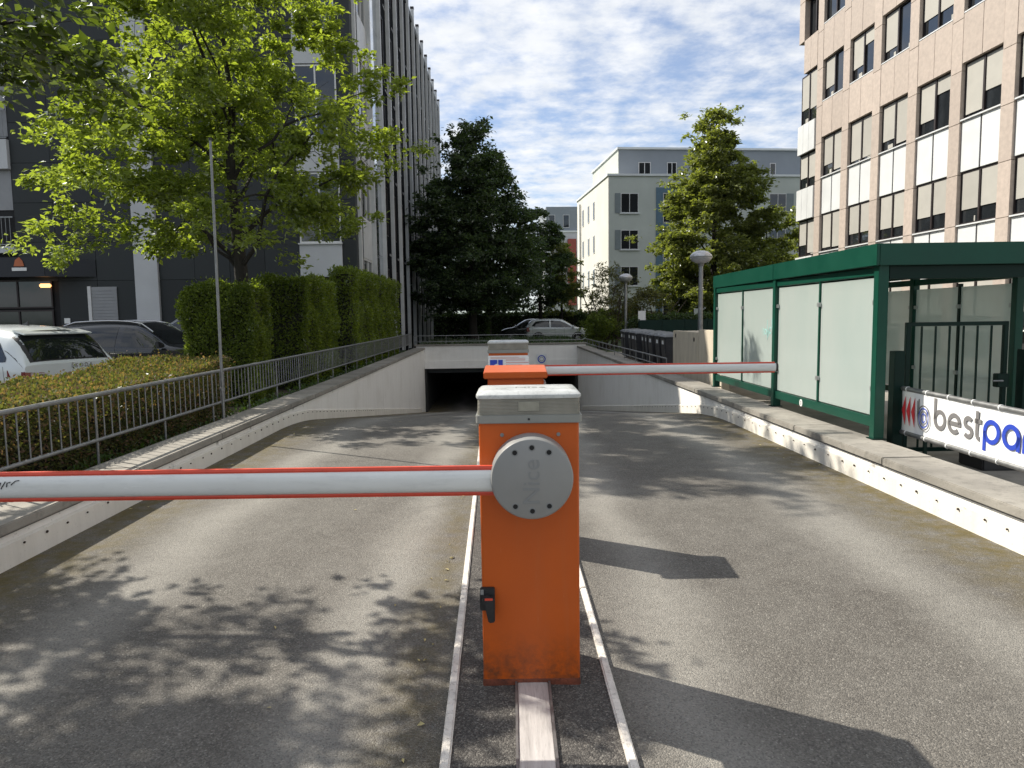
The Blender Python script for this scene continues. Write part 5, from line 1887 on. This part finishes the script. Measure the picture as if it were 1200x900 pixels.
BL = {}
for ci, (y0, y1) in enumerate(cols):
    for ri, (z0, z1, z2, kind) in enumerate(ROWS):
        r_ = random.random()
        b_ = random.choice([.72, .78, .95, .7, .74])
        bl = (b_ + random.uniform(-.02, .02), b_ if r_ < .6 else random.choice([.0, .3, .95, .65]))
        if ri == 4 and ci in (0, 1, 2):
            bl = (0.0, random.choice([0, .1]))
        stone_window(y0, y1, z0 + .025, z1, .12, bl)
        MB().box(.0, y0 + .004, z0 - .025, .30, y1 - .004, z0 + .022).build('window_sill', 'metalw', rb, bevel=.006, local=True)
        if kind == 'm':
            ym = (y0 + y1) / 2
            for a, b in ((y0 + .012, ym - .035), (ym + .035, y1 - .012)):
                piece('metal_panel', box_piece('metal_panel', .05, b - a, z2 - z1 - .05, 'metalw', .006), (.07, a, z1 + .012), rb)
            MB().box(.09, ym - .03, z1 + .012, .26, ym + .03, z2 - .034).build('panel_mullion', 'brown', rb, local=True)
        else:
            for q in range(2):
                w = (y1 - y0) / 2
                piece('stone_panel', box_piece('stone_panel', .30, w - .014, z2 - z1 - .045, 'stone', .004), (random.uniform(0, .004), y0 + q * w + .004, z1 + .006), rb)
# piers
pz = [0.0, 1.3, 2.65]
z = 2.65
while z < 19.4:
    z += 1.61
    pz.append(z)
for k in range(len(cols) + 1):
    y0 = 32.332 - 2.35 * k + .0
    y1 = y0 + .536
    for a, b in zip(pz[:-1], pz[1:]):
        piece('stone_panel', box_piece('stone_panel', .36, y1 - y0 - .004, b - a - .014, 'stone', .004), (random.uniform(-.006, 0), y0 + .002, a + .004), rb)
# parapet above the top row, and the glazed corner bay at the far end
for k in range(12):
    piece('stone_panel', box_piece('stone_panel', .34, 2.2 - .01, 1.9, 'stone', .004), (0, 34.7 - 2.2 * (k + 1) + .005, 19.5), rb)
for a, b in ((12.62, 14.1), (14.11, 15.9), (15.91, 17.6), (17.61, 19.48)):
    if a > 12.7:
        piece('stone_panel', box_piece('stone_panel', .36, .55, b - a - .01, 'stone', .004), (0, 34.25, a), rb)
for z0, z1 in ((12.62, 14.1), (15.95, 17.45)):
    for q in range(2):
        piece('stone_panel', box_piece('stone_panel', .36, .66, z1 - z0, 'stone', .004), (0, 32.905 + q * .668, z0), rb)
stone_window(32.91, 34.24, 14.14, 15.93, .24, (0, 0))
for z0, z1, z2 in ((.8, 2.5, 4.2), (4.2, 5.9, 7.35), (7.35, 8.95, 10.3), (10.3, 12.55, 12.6)):
    stone_window(32.91, 34.62, z0 + .02, z1, .10, (random.choice([.95, .7]), random.choice([.95, .75])))
    if z2 - z1 > .2:
        for q in range(3):
            piece('metal_panel', box_piece('metal_panel', .09, .56, z2 - z1 - .03, 'metalw', .006), (-.06, 32.92 + q * .572, z1 + .015), rb)
        MB().box(.032, 32.91, z1 + .01, .3, 34.64, z2 - .01).build('panel_backing', 'brown', rb, local=True)

# ------------------------------------------------------------------ apartment buildings beyond
ab = thing('apartment_building', 'grey rendered apartment block with blue grey penthouse storey in the distance', 'building', (7.65, 57, 0), R_(5.6))
HB = 12.25
MB().box(.06, .01, -.02, 26, 12.7, HB - .002).build('front_wall', 'render', ab, local=True)
MB().box(-.02, 0.0, -.02, .058, 12.72, HB).build('side_wall', 'render_l', ab, local=True)
MB().box(-.12, -.10, HB, 26.1, 12.8, HB + .16).build('parapet', 'metalw', ab, local=True)
MB().box(1.35, 2.2, HB + .16, 26, 12.0, 14.75).build('penthouse', 'pent', ab, local=True)
MB().box(1.32, 2.25, HB + .165, 1.348, 12.0, 14.74).build('penthouse_side', 'render', ab, local=True)
MB().box(1.2, 2.05, 14.75, 26.1, 12.1, 14.9).build('penthouse_parapet', 'metalw', ab, local=True)
for x0, x1 in ((2.95, 3.95), (5.3, 6.1), (11.9, 12.4), (13.9, 14.4)):
    window(ab, x0, x1, HB + .25, 13.75, 2.15, nmul=1 if x1 - x0 > .7 else 0)
for zf in (9.45, 6.65, 3.85, 1.05):
    lo, hi = zf, zf + 1.5
    for x0, x1, sh0, sh1 in ((.95, 2.35, .5, .93), (12.9, 14.3, 14.32, 14.9), (16.5, 17.9, 17.92, 18.5)):
        window(ab, x0, x1, lo, hi, -.02, nmul=1)
        MB().box(x0 - .1, -.10, lo - .08, x1 + .1, .0, lo - .004).build('window_sill', 'metalw', ab, local=True)
        MB().box(sh0, -.03, lo, sh1, .005, hi).build('shutter', 'shutterb', ab, local=True)
    window(ab, 4.3, 5.6, lo - .75, hi, -.06, nmul=1)
    MB().box(3.75, -.04, lo - .85, 4.28, .005, hi + .05).build('blue_panel', 'bluep', ab, local=True)
    MB().box(3.75, -.045, hi + .055, 6.9, .005, lo + 2.0 - .06).build('blue_panel', 'bluep', ab, local=True)
    window(ab, 5.65, 6.9, lo - .75, hi, -.06, nmul=1)
for y in (5.0, 7.2, 9.6):
    for zf in (9.6, 6.8, 4.0):
        mbw = MB().box(-.06, y, zf, -.022, y + .55, zf + 1.5).build('window', 'winframe', ab, local=True)
        MB().box(-.068, y + .06, zf + .06, -.062, y + .49, zf + 1.44).build('pane', 'pane', mbw, local=True)
MB().tube([(-.12, 10.9, 0), (-.12, 10.9, HB - .5)], .06, 8).build('drain_pipe', 'steel', ab, local=True)
for y, x in ((3.0, 1.0), (4.5, .9), (9.0, .6)):
    MB().box(x, y, HB + .16, x + .3, y + .3, HB + .75).build('chimney', 'steel', ab, local=True)

fb_ = thing('apartment_building', 'farthest white block with grey upper storey and red balconies between trees', 'building', (4.3, 92, 0), R_(3))
MB().box(0, 0, -.02, 8, 10, 12.0).build('wall', 'pale', fb_, local=True)
MB().box(.3, .4, 12.0, 8, 10, 15.2).build('upper_storey', 'pent', fb_, local=True)
MB().box(-.1, -.1, 12.0, 8.1, .38, 12.2).build('parapet', 'metalw', fb_, local=True)
for x0 in (.6, 2.4):
    window(fb_, x0, x0 + .8, 12.6, 14.2, .33, nmul=0)
for zf in (9.2, 6.4, 3.6):
    for x0 in (.7,):
        window(fb_, x0, x0 + 1.2, zf, zf + 1.5, -.06, nmul=1)
    MB().box(2.9, -.9, zf - .7, 3.9, -.02, zf + 1.9).build('red_panel', 'redp', fb_, local=True)
    MB().box(3.95, -.9, zf - .7, 6.4, -.02, zf + .3).build('balcony', 'metalw', fb_, local=True)
